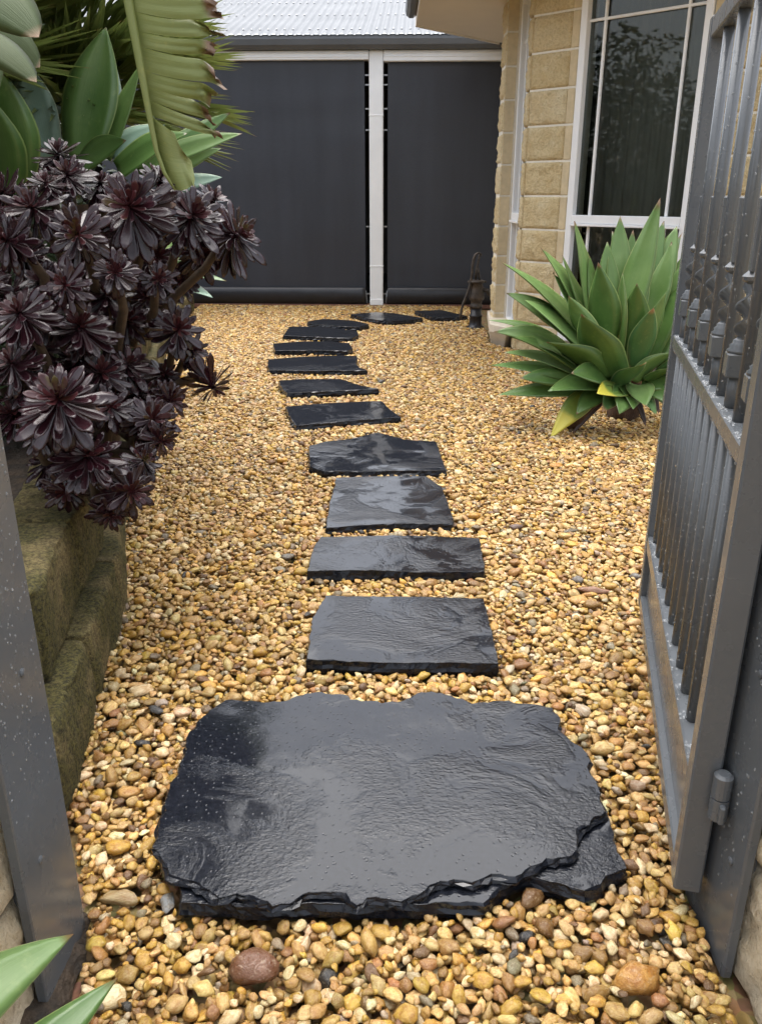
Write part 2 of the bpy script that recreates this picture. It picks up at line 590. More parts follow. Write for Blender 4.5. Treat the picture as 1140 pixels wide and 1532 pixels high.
# =================================================================== SLATE SLABS
Z1, Z2 = lambda x, y: (200 + x / 1.5, 860 + y / 1.5), lambda x, y: (380 + x / 2.85, 440 + y / 2.85)
SL_TOP = 0.030
BIG_TOP = [(205, 280), (250, 283), (290, 285), (340, 285), (365, 272), (420, 265), (470, 270), (510, 285), (580, 285), (615, 278), (645, 262), (700, 272), (760, 285),
           (830, 280), (900, 290), (940, 297), (958, 320), (955, 345), (985, 370), (1020, 400), (1025, 440), (1050, 490), (1057, 530), (1010, 565), (998, 590), (1000, 615),
           (985, 630), (930, 640), (890, 652), (860, 680), (805, 674), (760, 690), (720, 686), (665, 700), (640, 712), (602, 735), (560, 724), (525, 726), (500, 742), (470, 724),
           (425, 712), (380, 718), (350, 735), (310, 748), (270, 725), (230, 715), (192, 724), (160, 702), (120, 685), (80, 672), (65, 640), (47, 622), (50, 570), (72, 520), (75, 490),
           (100, 450), (113, 400), (118, 370), (150, 325), (180, 300)]
BIG_LOW = [(105, 640), (104, 740), (180, 738), (300, 745), (400, 739), (500, 744), (560, 737), (640, 741), (700, 735), (785, 740), (818, 706), (850, 684), (890, 676), (935, 684), (985, 698),
           (1012, 704), (1052, 694), (1062, 676), (1105, 656), (1085, 620), (1080, 580), (1060, 530), (1010, 480), (900, 430), (600, 400), (300, 430), (160, 520)]
SLABS = [
    ([(430, 48), (590, 50), (785, 55), (797, 100), (810, 150), (818, 192), (700, 190), (560, 192), (470, 188), (388, 184), (395, 140), (402, 95)], Z1, 0.028,
     'rectangular wet slate stepping stone just behind the large scalloped slab'),
    ([(285, 1035), (600, 1030), (960, 1040), (975, 1110), (985, 1165), (800, 1166), (500, 1164), (230, 1168), (240, 1120), (255, 1075)], Z2, 0.040,
     'thick wide slate stepping stone holding a pool of rainwater, third from the gate'),
    ([(350, 788), (730, 783), (800, 820), (850, 945), (848, 962), (600, 960), (305, 975), (320, 900)], Z2, 0.026,
     'shiny slate stepping stone with one clipped corner, fourth from the gate'),
    ([(235, 645), (300, 630), (430, 615), (530, 593), (640, 620), (775, 628), (800, 690), (820, 740), (600, 742), (300, 742), (238, 722)], Z2, 0.022,
     'slate stepping stone with a peaked far edge, fifth from the gate'),
    ([(135, 480), (300, 465), (480, 458), (545, 457), (580, 490), (625, 518), (450, 530), (180, 550), (155, 520)], Z2, 0.028,
     'slanting slate stepping stone, sixth from the gate'),
    ([(105, 370), (200, 362), (370, 362), (450, 385), (535, 402), (400, 408), (140, 418), (120, 400)], Z2, 0.026,
     'slate stepping stone tapering to a point on its right, seventh from the gate'),
    ([(62, 275), (180, 268), (370, 262), (440, 265), (435, 295), (450, 310), (485, 320), (300, 320), (65, 318), (58, 300)], Z2, 0.028,
     'slate stepping stone with a chipped pale front edge, eighth from the gate'),
    ([(80, 210), (200, 200), (330, 200), (405, 207), (420, 230), (400, 241), (240, 237), (90, 238)], Z2, 0.036,
     'short thick slate stepping stone with a hollowed front, ninth from the gate'),
    ([(150, 140), (280, 140), (440, 155), (445, 172), (420, 184), (300, 182), (125, 172)], Z2, 0.028,
     'slate stepping stone leaning to the right, tenth from the gate'),
    ([(230, 115), (300, 105), (420, 112), (490, 128), (450, 139), (350, 135), (230, 122)], Z2, 0.028,
     'narrow slate stepping stone where the path bends towards the blinds'),
    ([(412, 85), (520, 75), (600, 80), (718, 100), (680, 108), (570, 114), (470, 100)], Z2, 0.028,
     'diamond-shaped slate stepping stone below the white post'),
    ([(685, 70), (800, 66), (910, 92), (860, 98), (760, 98)], Z2, 0.028,
     'farthest slate stepping stone, lying beside the iron pump'),
]


def resample(poly, step):
    out = []
    n = len(poly)
    for i in range(n):
        a, b = Vector(poly[i]), Vector(poly[(i + 1) % n])
        k = max(1, int((b - a).length / step))
        for j in range(k):
            out.append(a.lerp(b, j / k))
    return out


def inside(poly, x, y):
    """vectorised point-in-polygon"""
    c = np.zeros(np.shape(x), bool)
    n = len(poly)
    j = n - 1
    for i in range(n):
        xi, yi, xj, yj = poly[i][0], poly[i][1], poly[j][0], poly[j][1]
        cond = ((yi > y) != (yj > y)) & (x < (xj - xi) * (y - yi) / (yj - yi + 1e-12) + xi)
        c ^= cond
        j = i
    return c


def slab_mesh(poly, top, thick, seed, relief=0.0022, rag=0.004, step=0.012, chip=0.010):
    """ragged split slate: displaced top, chipped arris, layered sides"""
    pts = resample(poly, step)
    n = len(pts)
    cen = sum(pts, Vector((0, 0))) / n
    out = []
    for i, p in enumerate(pts):
        tg = (pts[(i + 1) % n] - pts[i - 1]).normalized()
        nm = Vector((tg.y, -tg.x))
        if nm.dot(p - cen) < 0:
            nm = -nm
        out.append((p, nm))
    def h(x, y):
        return relief * (fbm((x * 3 + seed, y * 4, seed), 3) * 1.6 + fbm((x * 14, y * 18 + seed, 3), 3) * 0.3) + 0.004 * math.tanh(4 * fbm((x * 1.7 + 3 * seed, y * 1.7, 1), 2)) * 0.4
    rings = []
    specs = [(chip * 0.3, 0.0), (chip * 0.1, 0.0006), (0.0, 0.003), (-0.0015, thick * 0.35), (-0.004, thick * 0.55), (-0.001, thick * 0.8), (0.004, thick)]
    for k, (inset, drop) in enumerate(specs):
        ring = []
        for i, (p, nm) in enumerate(out):
            w = rag * (fbm((p.x * 22 + seed, p.y * 22, 0.0), 3) + 0.7 * fbm((p.x * 60, p.y * 60 + seed, max(k, 1) * 0.9), 2))
            ch = 0
            lay = 0.004 * fbm((p.x * 9, p.y * 9 + seed, k * 1.7), 3) if k > 1 else 0
            q = p - nm * (inset + ch) + nm * (w + lay)
            z = top + h(q.x, q.y) - drop - (0.0 if k < 2 else 0.003 * abs(fbm((q.x * 25, q.y * 25, seed), 2)))
            ring.append(Vector((q.x, q.y, z)))
        rings.append(ring)
    # interior
    xs = [p.x for p in rings[0]]; ys = [p.y for p in rings[0]]
    g = step * 1.1
    gx, gy = np.meshgrid(np.arange(min(xs), max(xs), g), np.arange(min(ys), max(ys), g))
    ring0 = [(p.x, p.y) for p in rings[0]]
    ins = inside(ring0, gx, gy)
    ip = [(x + random.uniform(-.3, .3) * g, y + random.uniform(-.3, .3) * g) for x, y in zip(gx[ins], gy[ins])]
    co = [Vector(p) for p in ring0] + [Vector(p) for p in ip]
    r = delaunay_2d_cdt(co, [], [tuple(range(n))], 1, 1e-5)
    vs = [Vector((p.x, p.y, top + h(p.x, p.y))) for p in r[0]]
    fs = [tuple(f) for f in r[2]]
    mb = MB()
    mb.add(vs, fs)
    # sides
    sv, sf = [], []
    for rg in rings:
        sv += rg
    for k in range(len(rings) - 1):
        for i in range(n):
            j = (i + 1) % n
            sf.append((k * n + i, k * n + j, (k + 1) * n + j, (k + 1) * n + i))
    mb.add(sv, sf)
    return mb


def finish_slab(o):
    me = o.data
    me.polygons.foreach_set('use_smooth', [abs(p.normal.z) > 0.93 for p in me.polygons])


def to_ground(pix, Z, top):
    return [tuple(P(*Z(x, y), top).xy) for x, y in pix]


slab_polys = []
big_top = to_ground(BIG_TOP, Z1, 0.039)
big_low = to_ground(BIG_LOW, Z1, 0.023)
slab_polys += [big_top, big_low]
c0 = sum((Vector(p) for p in big_top), Vector((0, 0))) / len(big_top)
big = empty('stepping_stone', (c0.x, c0.y, 0.0), 'large wet black slate slab with a scalloped front edge inside the gate', 'slate slab', 'slate slabs of the garden path')
o = slab_mesh(big_top, 0.039, 0.017, 11.3, 0.0012, 0.008, 0.010, 0.005).build('top_layer', 'wet_slate', big); finish_slab(o)
o = slab_mesh(big_low, 0.023, 0.034, 4.7, 0.0018, 0.004, 0.011, 0.005).build('lower_layer', 'wet_slate', big); finish_slab(o)
for i, (pix, Z, th, lab) in enumerate(SLABS):
    poly = to_ground(pix, Z, SL_TOP)
    slab_polys.append(poly)
    c = sum((Vector(p) for p in poly), Vector((0, 0))) / len(poly)
    mb = slab_mesh(poly, SL_TOP, th + 0.012, 2.1 * i + 1.0, [0.0018, 0.0012, 0.0024, 0.0026, 0.0012][min(i, 4)], 0.004 if i < 5 else 0.006, 0.012 if i < 5 else 0.02, 0.004)
    tl_ = math.tan(R([1.6, 3.2, 3.0, 1.8, 1.6, 0.8, 1.2, 0.5, 0.6, 0, 0, 0][i]))     # laid leaning a little towards the gate
    yb_ = c.y + 0.6 * (max(p[1] for p in poly) - c.y)
    mb.v = [(p[0] - c.x, p[1] - c.y, p[2] + (p[1] - yb_) * tl_) for p in mb.v]
    o = mb.build('stepping_stone', 'wet_slate')
    o.location = (c.x, c.y, 0)
    finish_slab(o)
    tag(o, lab, 'slate slab', 'slate slabs of the garden path')

# =================================================================== HOUSE WITH BAY
block_h, joint = 0.201, 0.015
EZ = 2.30                                   # soffit height
C0 = Vector((0.969, 6.058, 0.0))
E = Vector((math.sqrt(.5), -math.sqrt(.5), 0))


def frame_mat(o, xdir):
    x = xdir.normalized()
    z = Vector((0, 0, 1))
    y = z.cross(x)                          # points into the wall; the face is on the -y side
    return Matrix(((x.x, y.x, z.x, o.x), (x.y, y.y, z.y, o.y), (x.z, y.z, z.z, o.z), (0, 0, 0, 1)))


def rough_block(mb_m, x0, x1, z0, z1, depth, seed, parent, amp=0.010, nx=None, mat='split_block', name='block', cz=7):
    """split-face block: rough displaced face with recessed margins; local frame mb_m, face towards -y"""
    nx = max(nx or 4, int((x1 - x0) / 0.018))
    nz = max(cz, 11)
    vs, fs = [], []
    for j in range(nz + 1):
        for i in range(nx + 1):
            fx, fz = i / nx, j / nz
            x, z = x0 + (x1 - x0) * fx, z0 + (z1 - z0) * fz
            e = min(min(fx, 1 - fx) * (x1 - x0), min(fz, 1 - fz) * (z1 - z0))
            k = min(1, e / 0.012)
            d = 0.004 * k + amp * k * (0.5 + 0.9 * fbm((x * 20 + seed, z * 20, seed), 4)) + 0.007 * k * fbm((x * 60, z * 60, seed), 3)
            vs.append(Vector((x, -d, z)))
    W = nx + 1
    for j in range(nz):
        for i in range(nx):
            fs.append((j * W + i, j * W + i + 1, (j + 1) * W + i + 1, (j + 1) * W + i))
    loop = [i for i in range(W)] + [j * W + nx for j in range(1, nz + 1)] + [nz * W + i for i in range(nx - 1, -1, -1)] + [j * W for j in range(nz - 1, 0, -1)]
    n0 = len(vs)
    for i in loop:
        vs.append(Vector((vs[i].x, depth, vs[i].z)))
    L = len(loop)
    for a in range(L):
        b = (a + 1) % L
        fs.append((loop[b], loop[a], n0 + a, n0 + b))
    mb = MB()
    mb.add([mb_m @ p for p in vs], fs)
    o = mb.build(name, mat, parent, fix=False)
    o.data.polygons.foreach_set('use_smooth', [True] * (nx * nz) + [False] * L)
    return o


house = empty('house', (1.6, 6.2, 0), 'cream split-face block house with a white-framed bay window at the right', 'house')
mF = frame_mat(C0, E)                       # diagonal facet: pier, big window, pier
S_WIN0, S_WIN1, S_END = 0.363, 1.203, 1.62
D_END = C0 + E * S_END
mX = frame_mat(D_END, Vector((1, 0, 0)))    # wall running right, towards the viewer's side
# mortar cores (recessed behind the block faces)
core = MB()
core.box(0.006, S_WIN0 - 0.006, 0.001, 0.20, -0.02, EZ, mF)
core.box(S_WIN1 + 0.006, S_END - 0.006, 0.001, 0.20, -0.02, EZ, mF)
core.box(0.006, 3.4, 0.001, 0.20, -0.02, EZ, mX)
core.box(S_WIN0 - 0.006, S_WIN1 + 0.006, 0.03, 0.18, -0.02, 0.10, mF)
core.box(0.881, 1.15, 6.598, 6.80, -0.02, EZ)
core.box(1.14, 1.25, 6.80, 8.5, -0.02, EZ)
core.build('mortar_core', 'mortar', house)
nc = 12
for k in range(nc):
    z0 = -0.03 + k * (block_h + joint) * 0.99
    z1 = min(z0 + block_h, EZ - 0.003)
    if z0 > EZ - 0.02:
        break
    # pier left of the big window: rough face, narrow rough return on the left, smooth reveal on the right
    rough_block(mF, 0.012, 0.300, z0, z1, 0.18, 3.1 * k + 1, house, 0.012)
    sm = MB(); sm.box(0.3005, S_WIN0 - 0.008, -0.004, 0.05, z0, z1, mF, 0.004)
    sm.build('reveal_block', 'smooth_block', house)
    mL = frame_mat(C0 + Vector((0, 0.11, 0)), Vector((0, -1, 0)))
    rough_block(mL, 0.0, 0.118, z0, z1, 0.05, 5.3 * k + 2, house, 0.010, 5)
    # far pier
    sm = MB(); sm.box(0.888, 0.958, 6.592, 6.70, z0, z1, None, 0.004)
    sm.build('reveal_block', 'smooth_block', house)
    mL2 = frame_mat(Vector((0.884, 6.80, 0)), Vector((0, -1, 0)))
    rough_block(mL2, 0.0, 0.205, z0, z1, 0.05, 7.7 * k + 3, house, 0.014, 7)
    # pier right of the window and the wall beyond the gate
    sm = MB(); sm.box(S_WIN1 + 0.008, S_WIN1 + 0.06, -0.004, 0.05, z0, z1, mF, 0.004)
    sm.build('reveal_block', 'smooth_block', house)
    rough_block(mF, S_WIN1 + 0.0605, S_END - 0.006, z0, z1, 0.18, 9.9 * k + 4, house, 0.012)
    x = 0.0 if k % 2 == 0 else -0.20
    while x < 2.0:
        a, b = max(0.006, x), x + 0.40
        if b - a > 0.05:
            rough_block(mX, a, b - joint, z0, z1, 0.16, 2.9 * k + x * 7, house, 0.012)
        x += 0.41


def window(parent, m, x0, x1, zb, zt, ztr, muntin_x, muntin_z, lower=True, fw=0.045):
    w = MB()
    for a, b, c, d in ((x0, x0 + fw, zb, zt), (x1 - fw, x1, zb, zt)):
        w.box(a, b, -0.012, 0.07, c, d, m, 0.004)
    w.box(x0 + fw, x1 - fw, -0.010, 0.068, zt - fw, zt, m, 0.004)
    w.box(x0 + fw, x1 - fw, -0.010, 0.068, zb, zb + fw, m, 0.004)
    f = w.build('window_frame', 'white_paint', parent)
    s = MB(); s.box(x0 + fw, x1 - fw, -0.016, 0.066, ztr, ztr + 0.052, m, 0.004)
    s.box(x0 + fw - 0.002, x1 - fw + 0.002, -0.030, 0.02, ztr - 0.016, ztr - 0.001, m, 0.003)
    s.build('transom', 'white_paint', f)
    for mx in muntin_x:
        b = MB(); b.box(mx - 0.008, mx + 0.008, 0.014, 0.034, ztr + 0.052, zt - fw, m, 0.003); b.build('muntin', 'white_paint', f)
        b = MB(); b.box(mx - 0.008, mx + 0.008, 0.014, 0.034, zb + fw, ztr - 0.016, m, 0.003); b.build('muntin', 'white_paint', f)
    for mz in muntin_z:
        b = MB(); b.box(x0 + fw, x1 - fw, 0.016, 0.032, mz - 0.008, mz + 0.008, m, 0.003); b.build('muntin', 'white_paint', f)
    g = MB(); g.box(x0 + fw, x1 - fw, 0.036, 0.041, ztr + 0.052, zt - fw, m); g.build('pane', 'window_glass', parent)
    g = MB(); g.box(x0 + fw, x1 - fw, 0.036, 0.041, zb + fw, ztr - 0.016, m); g.build('pane', 'window_glass', parent)


window(house, mF, S_WIN0, S_WIN1, 0.10, EZ - 0.005, 0.865, [S_WIN0 + 0.155, S_WIN1 - 0.155], [2.03])
mN = frame_mat(Vector((0.985, 6.59, 0)), Vector((0.0, -1, 0)))
window(house, mN, 0.0, 0.42, 0.12, EZ - 0.005, 0.865, [0.12], [2.03], fw=0.035)
# room behind the bay
rm = MB()
rm.box(1.16, 4.2, 5.0, 8.4, 2.31, 2.34)
rm.box(1.16, 4.2, 8.3, 8.4, 0, 2.3)
rm.box(4.1, 4.2, 5.1, 8.3, 0, 2.3)
rm.box(1.16, 4.2, 5.0, 8.3, -0.03, 0.02)
rm.build('room_lining', 'dark_room', house)
cu = MB()
mC = frame_mat(C0 + E * 0.40 + Vector((0.17, 0.17, 0)), E)
vs, fs = [], []
for i in range(61):
    x = -0.10 + i * 0.0155
    d = 0.012 * math.sin(i * 1.3) + 0.006 * math.sin(i * 0.53)
    vs += [mC @ Vector((x, 0.10 + d, 0.05)), mC @ Vector((x, 0.10 + d, 2.2))]
for i in range(60):
    fs.append((2 * i, 2 * i + 2, 2 * i + 3, 2 * i + 1))
cu.add(vs, fs)
cu.build('curtain', 'curtain_cloth', house, smooth=True)
# eaves
eave = [(0.27, 5.85), (0.288, 7.56), (1.07, 8.40), (4.4, 8.40), (4.4, 4.33), (1.79, 4.33)]
so = MB(); so.prism(eave, EZ, EZ + 0.02); so.build('soffit', 'soffit_paint', house)
fa = MB()
for a, b in ((0, 1), (1, 2), (5, 0), (4, 5)):
    A, B = Vector(eave[a]), Vector(eave[b])
    L = (B - A).length
    dr = (B - A) / L
    m = frame_mat(Vector((A.x, A.y, 0)), Vector((dr.x, dr.y, 0)))
    fa.box(-0.01, L + 0.01, -0.008, 0.012, EZ - 0.012, EZ + 0.115, m, 0.002)
fa.build('fascia', 'soffit_paint', house)
gu = MB()
for a, b in ((0, 1), (5, 0), (4, 5)):
    A, B = Vector(eave[a]), Vector(eave[b])
    mid = sum((Vector(p) for p in eave), Vector((0, 0))) / 6
    dr = (B - A).normalized()
    nm = Vector((dr.y, -dr.x))
    if nm.dot(A - mid) < 0:
        nm = -nm
    pts = [A + nm * 0.05 + dr * (-0.02 if (a, b) != (0, 1) else -0.02), B + nm * 0.05 - dr * (0.12 if (a, b) == (0, 1) else -0.02)]
    gu.tube([(p.x, p.y, EZ + 0.075) for p in pts], 0.048, 10)
gu.build('house_gutter', 'gutter_grey', house, smooth=False)
rf = MB()
apex = [(3.3, 6.3, 3.75), (4.4, 6.3, 3.75)]
rv = [(p[0], p[1], EZ + 0.118) for p in eave] + apex
rf.add(rv, [(0, 1, 6), (1, 2, 6), (2, 3, 7, 6), (5, 0, 6), (4, 5, 6, 7), (3, 4, 7)])
rf.build('house_roof', 'gutter_grey', house)
# stone ledge at the foot of the bay
led = [P(729, 464, .14), P(751, 460, .14), P(765, 467, .14), P(775, 484, .14), P(757, 489, .14), P(733, 484, .14)]
led = [(p.x, p.y) for p in led]
lc = sum((Vector(p) for p in led), Vector((0, 0))) / len(led)
mb = MB()
bot = [tuple(lc + (Vector(p) - lc) * 0.80) for p in led]
n = len(led)
mb.add([(p[0], p[1], -.03) for p in bot] + [(p[0], p[1], .085) for p in led] + [(p[0], p[1], .135) for p in led] + [tuple(lc + (Vector(p) - lc) * .93) + (.142,) for p in led],
       [tuple(range(n - 1, -1, -1)), tuple(range(3 * n, 4 * n))] + [(k * n + i, k * n + (i + 1) % n, (k + 1) * n + (i + 1) % n, (k + 1) * n + i) for k in range(3) for i in range(n)])
ledge = mb.build('stone_ledge', 'cream_stone')
tag(ledge, 'pale cut stone block at the foot of the bay window', 'stone block')

# =================================================================== PATIO WITH BLINDS
pat = empty('patio', (-0.35, 8.6, 0), 'covered patio with white post, grey gutter and corrugated metal roof behind the path', 'patio')
BY = 8.56
YAW = R(-2.2)
mB = Matrix.Translation((-0.04, BY, 0)) @ Matrix.Rotation(YAW, 4, 'Z')     # local x right, y away, z up, 0 at post
po = MB(); po.box(-0.068, 0.062, -0.05, 0.05, 0.005, 2.265, mB, 0.008)
post = po.build('post', 'white_post_paint', pat)
pj = MB()
for z in (0.37, 1.72):
    pj.box(-0.071, 0.065, -0.053, 0.053, z, z + 0.012, mB, 0.003)
pj.box(-0.069, 0.063, -0.055, 0.055, 0.0, 0.06, mB, 0.003)
pj.build('post_joint', 'white_post_paint', post)
hr = MB()
hr.box(-2.7, -0.070, -0.06, 0.06, 2.185, 2.262, mB, 0.006)
hr.box(0.064, 1.75, -0.06, 0.06, 2.170, 2.262, mB, 0.006)
for z in (2.205, 2.235):
    hr.box(-2.7, -0.071, -0.066, 0.0, z, z + 0.010, mB, 0.002)
    hr.box(0.065, 1.75, -0.066, 0.0, z, z + 0.010, mB, 0.002)
hr.build('head_rail', 'white_post_paint', pat)
gt = MB()
prof = [(-0.12, 0.112), (-0.135, 0.10), (-0.14, 0.075), (-0.13, 0.03), (-0.10, 0.0), (-0.03, 0.0), (-0.02, 0.112)]
vs, fs = [], []
for x in (-3.4, 1.9):
    vs += [mB @ Vector((x, y - 0.02, 2.264 + z)) for y, z in prof]
k = len(prof)
fs = [(i, (i + 1) % k, k + (i + 1) % k, k + i) for i in range(k)] + [tuple(range(k)), tuple(range(2 * k - 1, k - 1, -1))]
gt.add(vs, fs)
gt.build('gutter', 'gutter_grey', pat)
# corrugated roof
vs, fs = [], []
nx = 560
pit = 0.076
for i in range(nx + 1):
    x = -3.4 + 5.3 * i / nx
    zz = 0.0085 * math.cos(2 * math.pi * x / pit)
    for (y, z) in ((-0.17, 2.372), (3.5, 2.372 + 3.67 * 0.30)):
        vs.append(mB @ Vector((x, y, z + zz)))
for i in range(nx):
    fs.append((2 * i, 2 * i + 2, 2 * i + 3, 2 * i + 1))
rfm = MB(); rfm.add(vs, fs)
roof = rfm.build('corrugated_roof', 'zinc_roof', pat, smooth=True)
sc = MB()
for row in (0.02, 0.92, 1.85):
    for i in range(60):
        x = -3.35 + i * pit * 1.15
        x = round(x / pit) * pit
        z = 2.372 + (row + 0.17) * 0.30 + 0.0085
        sc.lathe(tuple(mB @ Vector((x, row, z))), [(0.011, 0), (0.011, 0.006), (0.004, 0.011)], 6)
tag(sc.build('roof_screw', 'bracket_steel', roof), kind='stuff')
lp = MB()
lp.box(0.30, 0.36, -0.16, 3.4, 0, 0.004)
# inside of the patio
ins = MB()
ins.box(-3.4, 1.9, 3.4, 3.5, 0, 2.3, mB)
ins.box(-3.5, -3.4, 0.1, 3.4, 0, 2.3, mB)
ins.box(1.9, 2.0, 0.1, 3.4, 0, 2.3, mB)
ins.box(-3.4, 1.9, 0.12, 3.4, -0.02, 0.015, mB)
ins.box(-3.45, 1.95, 0.08, 3.45, 2.305, 2.33, mB)
ins.build('patio_wall', 'dark_room', pat)
inw = MB()  # invented pale boxes, stand-ins for faint light shapes behind the blind
inw.box(-2.06, -1.98, 0.6, 0.66, 0, 2.0, mB)
inw.box(-1.60, -1.2, 1.2, 1.25, 0.85, 1.55, mB)
inw.box(-1.9, -0.6, 1.6, 1.64, 1.75, 1.80, mB)
inw.build('invented_pale_shapes', 'frosted_cream', pat)
tk = MB(); tk.box(-2.7, 1.75, -0.055, 0.055, -0.03, 0.008, mB, 0.003)
tk.build('ground_track', 'track_red', pat)
br = MB()
for sx in (-1, 1):
    for z in (0.10, 0.74, 1.60, 1.78, 1.98, 2.06):
        x = -0.003 + sx * 0.085
        br.box(x - 0.018, x + 0.018, 0.0, 0.02, z, z + 0.012, mB)
br.build('bracket', 'bracket_steel', pat)


def blind(x0, x1, label, sd):
    r = empty('roller_blind', tuple(mB @ Vector(((x0 + x1) / 2, -0.01, 0.0))), label, 'blind', 'roller blinds of the patio')
    vs, fs = [], []
    NX, NZ = 40, 24
    for j in range(NZ + 1):
        for i in range(NX + 1):
            x = x0 + (x1 - x0) * i / NX
            z = 0.17 + (2.20 - 0.17) * j / NZ
            y = -0.012 + 0.006 * fbm((x * 1.2 + sd, z * 0.8, sd), 2) + 0.004 * fbm((x * 0.8 + sd, z * 5, sd + 3), 3)
            vs.append(mB @ Vector((x, y, z)))
    for j in range(NZ):
        for i in range(NX):
            a = j * (NX + 1) + i
            fs.append((a, a + 1, a + NX + 2, a + NX + 1))
    m = MB(); m.add(vs, fs)
    m.build('fabric', 'blind_mesh', r, smooth=True)
    vs, fs = [], []
    NX, NA = 60, 14
    for i in range(NX + 1):
        x = x0 + (x1 - x0) * i / NX
        for a in range(NA):
            t = 2 * math.pi * a / NA
            w = 1 + 0.10 * fbm((x * 9, math.cos(t) * 1.5, sd + math.sin(t)), 3)
            vs.append(mB @ Vector((x, -0.025 + 0.040 * w * math.cos(t), 0.090 + 0.085 * math.sin(t))))
    for i in range(NX):
        for a in range(NA):
            fs.append((i * NA + a, i * NA + (a + 1) % NA, (i + 1) * NA + (a + 1) % NA, (i + 1) * NA + a))
    fs.append(tuple(range(NA))); fs.append(tuple(NX * NA + a for a in range(NA)))
    m = MB(); m.add(vs, fs)
    m.build('weight_pocket', 'black_vinyl', r, smooth=True)
    ch = MB()
    for s, x in ((1, x0 - 0.012), (-1, x1 + 0.012)):
        ch.tube([mB @ Vector((x, -0.02, 0.02)), mB @ Vector((x + 0.006 * s, -0.03, 0.08)), mB @ Vector((x + 0.01 * s, -0.02, 0.14))], 0.006, 6)
    ch.build('clip', 'bracket_steel', r)


blind(-2.65, -0.112, 'dark charcoal roller blind filling the bay left of the white post', 1.3)
blind(0.104, 1.7, 'narrower charcoal roller blind right of the white post', 6.1)

# =================================================================== GATE SIDE: PILLARS, JAMBS, GATE
# =================================================================== pillars
def pillar(x_face, sgn, y0, y1, label, sd):
    r = empty('gate_pillar', (x_face + sgn * 0.2, (y0 + y1) / 2, 0), label, 'pillar', 'block pillars at the gate')
    cm = MB()
    xa, xb = sorted((x_face + sgn * 0.012, x_face + sgn * 0.42))
    cm.box(xa, xb, y0 + 0.01, y1 - 0.01, -0.03, 1.55)
    cm.build('mortar_core', 'mortar', r)
    if sgn > 0:
        m = frame_mat(Vector((x_face, y1, 0)), Vector((0, -1, 0)))
    else:
        m = frame_mat(Vector((x_face, y0, 0)), Vector((0, 1, 0)))
    for k in range(7):
        z0 = -0.04 + k * 0.21
        rough_block(m, 0.0, y1 - y0, z0, z0 + 0.203, 0.03, sd + k * 3.3, r, 0.010, 16, 'painted_rock', 'block', 10)
        f = frame_mat(Vector((xa, y0 + 0.008, 0)), Vector((1, 0, 0)))
        rough_block(f, 0.0, 0.40, z0, z0 + 0.203, 0.03, sd + k * 5.3 + 1, r, 0.010, 12, 'painted_rock', 'block', 8)
    return r


pillar(0.532, 1, 0.42, 1.06, 'cream painted rough block pillar beside the open gate, right edge', 2.0)
pillar(-0.498, -1, 0.30, 1.00, 'cream painted rough block pillar at the left edge', 8.0)


def drops(parent, samples, name='water_drop'):
    """samples: list of (point, normal, radius) in the parent's local frame"""
    mb = MB()
    for p, nrm, r in samples:
        nrm = nrm.normalized()
        s = nrm.cross(Vector((0, 0, 1)) if abs(nrm.z) < .9 else Vector((1, 0, 0))).normalized()
        u = s.cross(nrm)
        ky = random.uniform(1.0, 1.5)
        vs = [p + nrm * r * 0.62]
        for rr, hh in ((0.62, 0.47), (1.0, -0.05)):
            for k in range(6):
                a = k * math.pi / 3
                vs.append(p + (s * math.cos(a) + u * math.sin(a) * ky) * r * rr + nrm * r * hh)
        fs = [(0, 1 + k, 1 + (k + 1) % 6) for k in range(6)] + [(1 + k, 7 + k, 7 + (k + 1) % 6, 1 + (k + 1) % 6) for k in range(6)]
        mb.add(vs, fs)
    return tag(mb.build(name, 'water_drop', parent, smooth=True, local=True), kind='stuff')


jl = empty('gate_jamb', (-0.465, 0.91, 0), 'flat grey steel gate jamb fixed to the left pillar', 'gate post', 'steel jambs of the gate')
b = MB(); b.box(-0.480, -0.465, 0.833, 0.985, -0.03, 1.6, None, 0.002); b.build('plate', 'gate_paint', jl)
b = MB(); b.box(-0.4975, -0.481, 0.855, 0.97, -0.03, 1.58, None, 0.002); b.build('channel', 'gate_paint', jl)
for z in (0.20, 0.47, 0.62, 0.80):
    b = MB(); b.lathe((0, 0, 0), [(0.006, 0), (0.006, 0.002), (0.003, 0.0035)], 10, Matrix.Translation((-0.4655, 0.885 + 0.06 * (z * 10 % 1), z)) @ Matrix.Rotation(R(90), 4, 'Y'))
    b.build('screw', 'gate_paint', jl)
drops(jl, [(Vector((0.0, random.uniform(-0.07, 0.07), z)), Vector((1, 0, 0)), random.uniform(0.0008, 0.0021)) for z in [0.28 + abs(random.gauss(0.34, 0.22)) for _ in range(340)]])
jr = empty('gate_jamb', (0.50, 0.95, 0), 'flat grey steel gate jamb carrying the hinge on the right pillar', 'gate post', 'steel jambs of the gate')
b = MB(); b.box(0.500, 0.516, 0.890, 1.05, -0.03, 1.6, None, 0.003); b.build('plate', 'gate_paint', jr)
b = MB(); b.box(0.5165, 0.531, 0.91, 1.04, -0.03, 1.58, None, 0.002); b.build('channel', 'gate_paint', jr)
for y, z in ((0.925, 0.16), (0.94, 0.46), (0.93, 0.76)):
    b = MB(); b.lathe((0, 0, 0), [(0.006, 0), (0.006, 0.002), (0.003, 0.0035)], 10, Matrix.Translation((0.4995, y, z)) @ Matrix.Rotation(R(-90), 4, 'Y'))
    b.build('screw', 'gate_paint', jr)
drops(jr, [(Vector((0.0, random.uniform(-0.055, 0.02), random.uniform(0.1, 0.7))), Vector((-1, 0, 0)), random.uniform(0.0010, 0.0026)) for _ in range(60)])

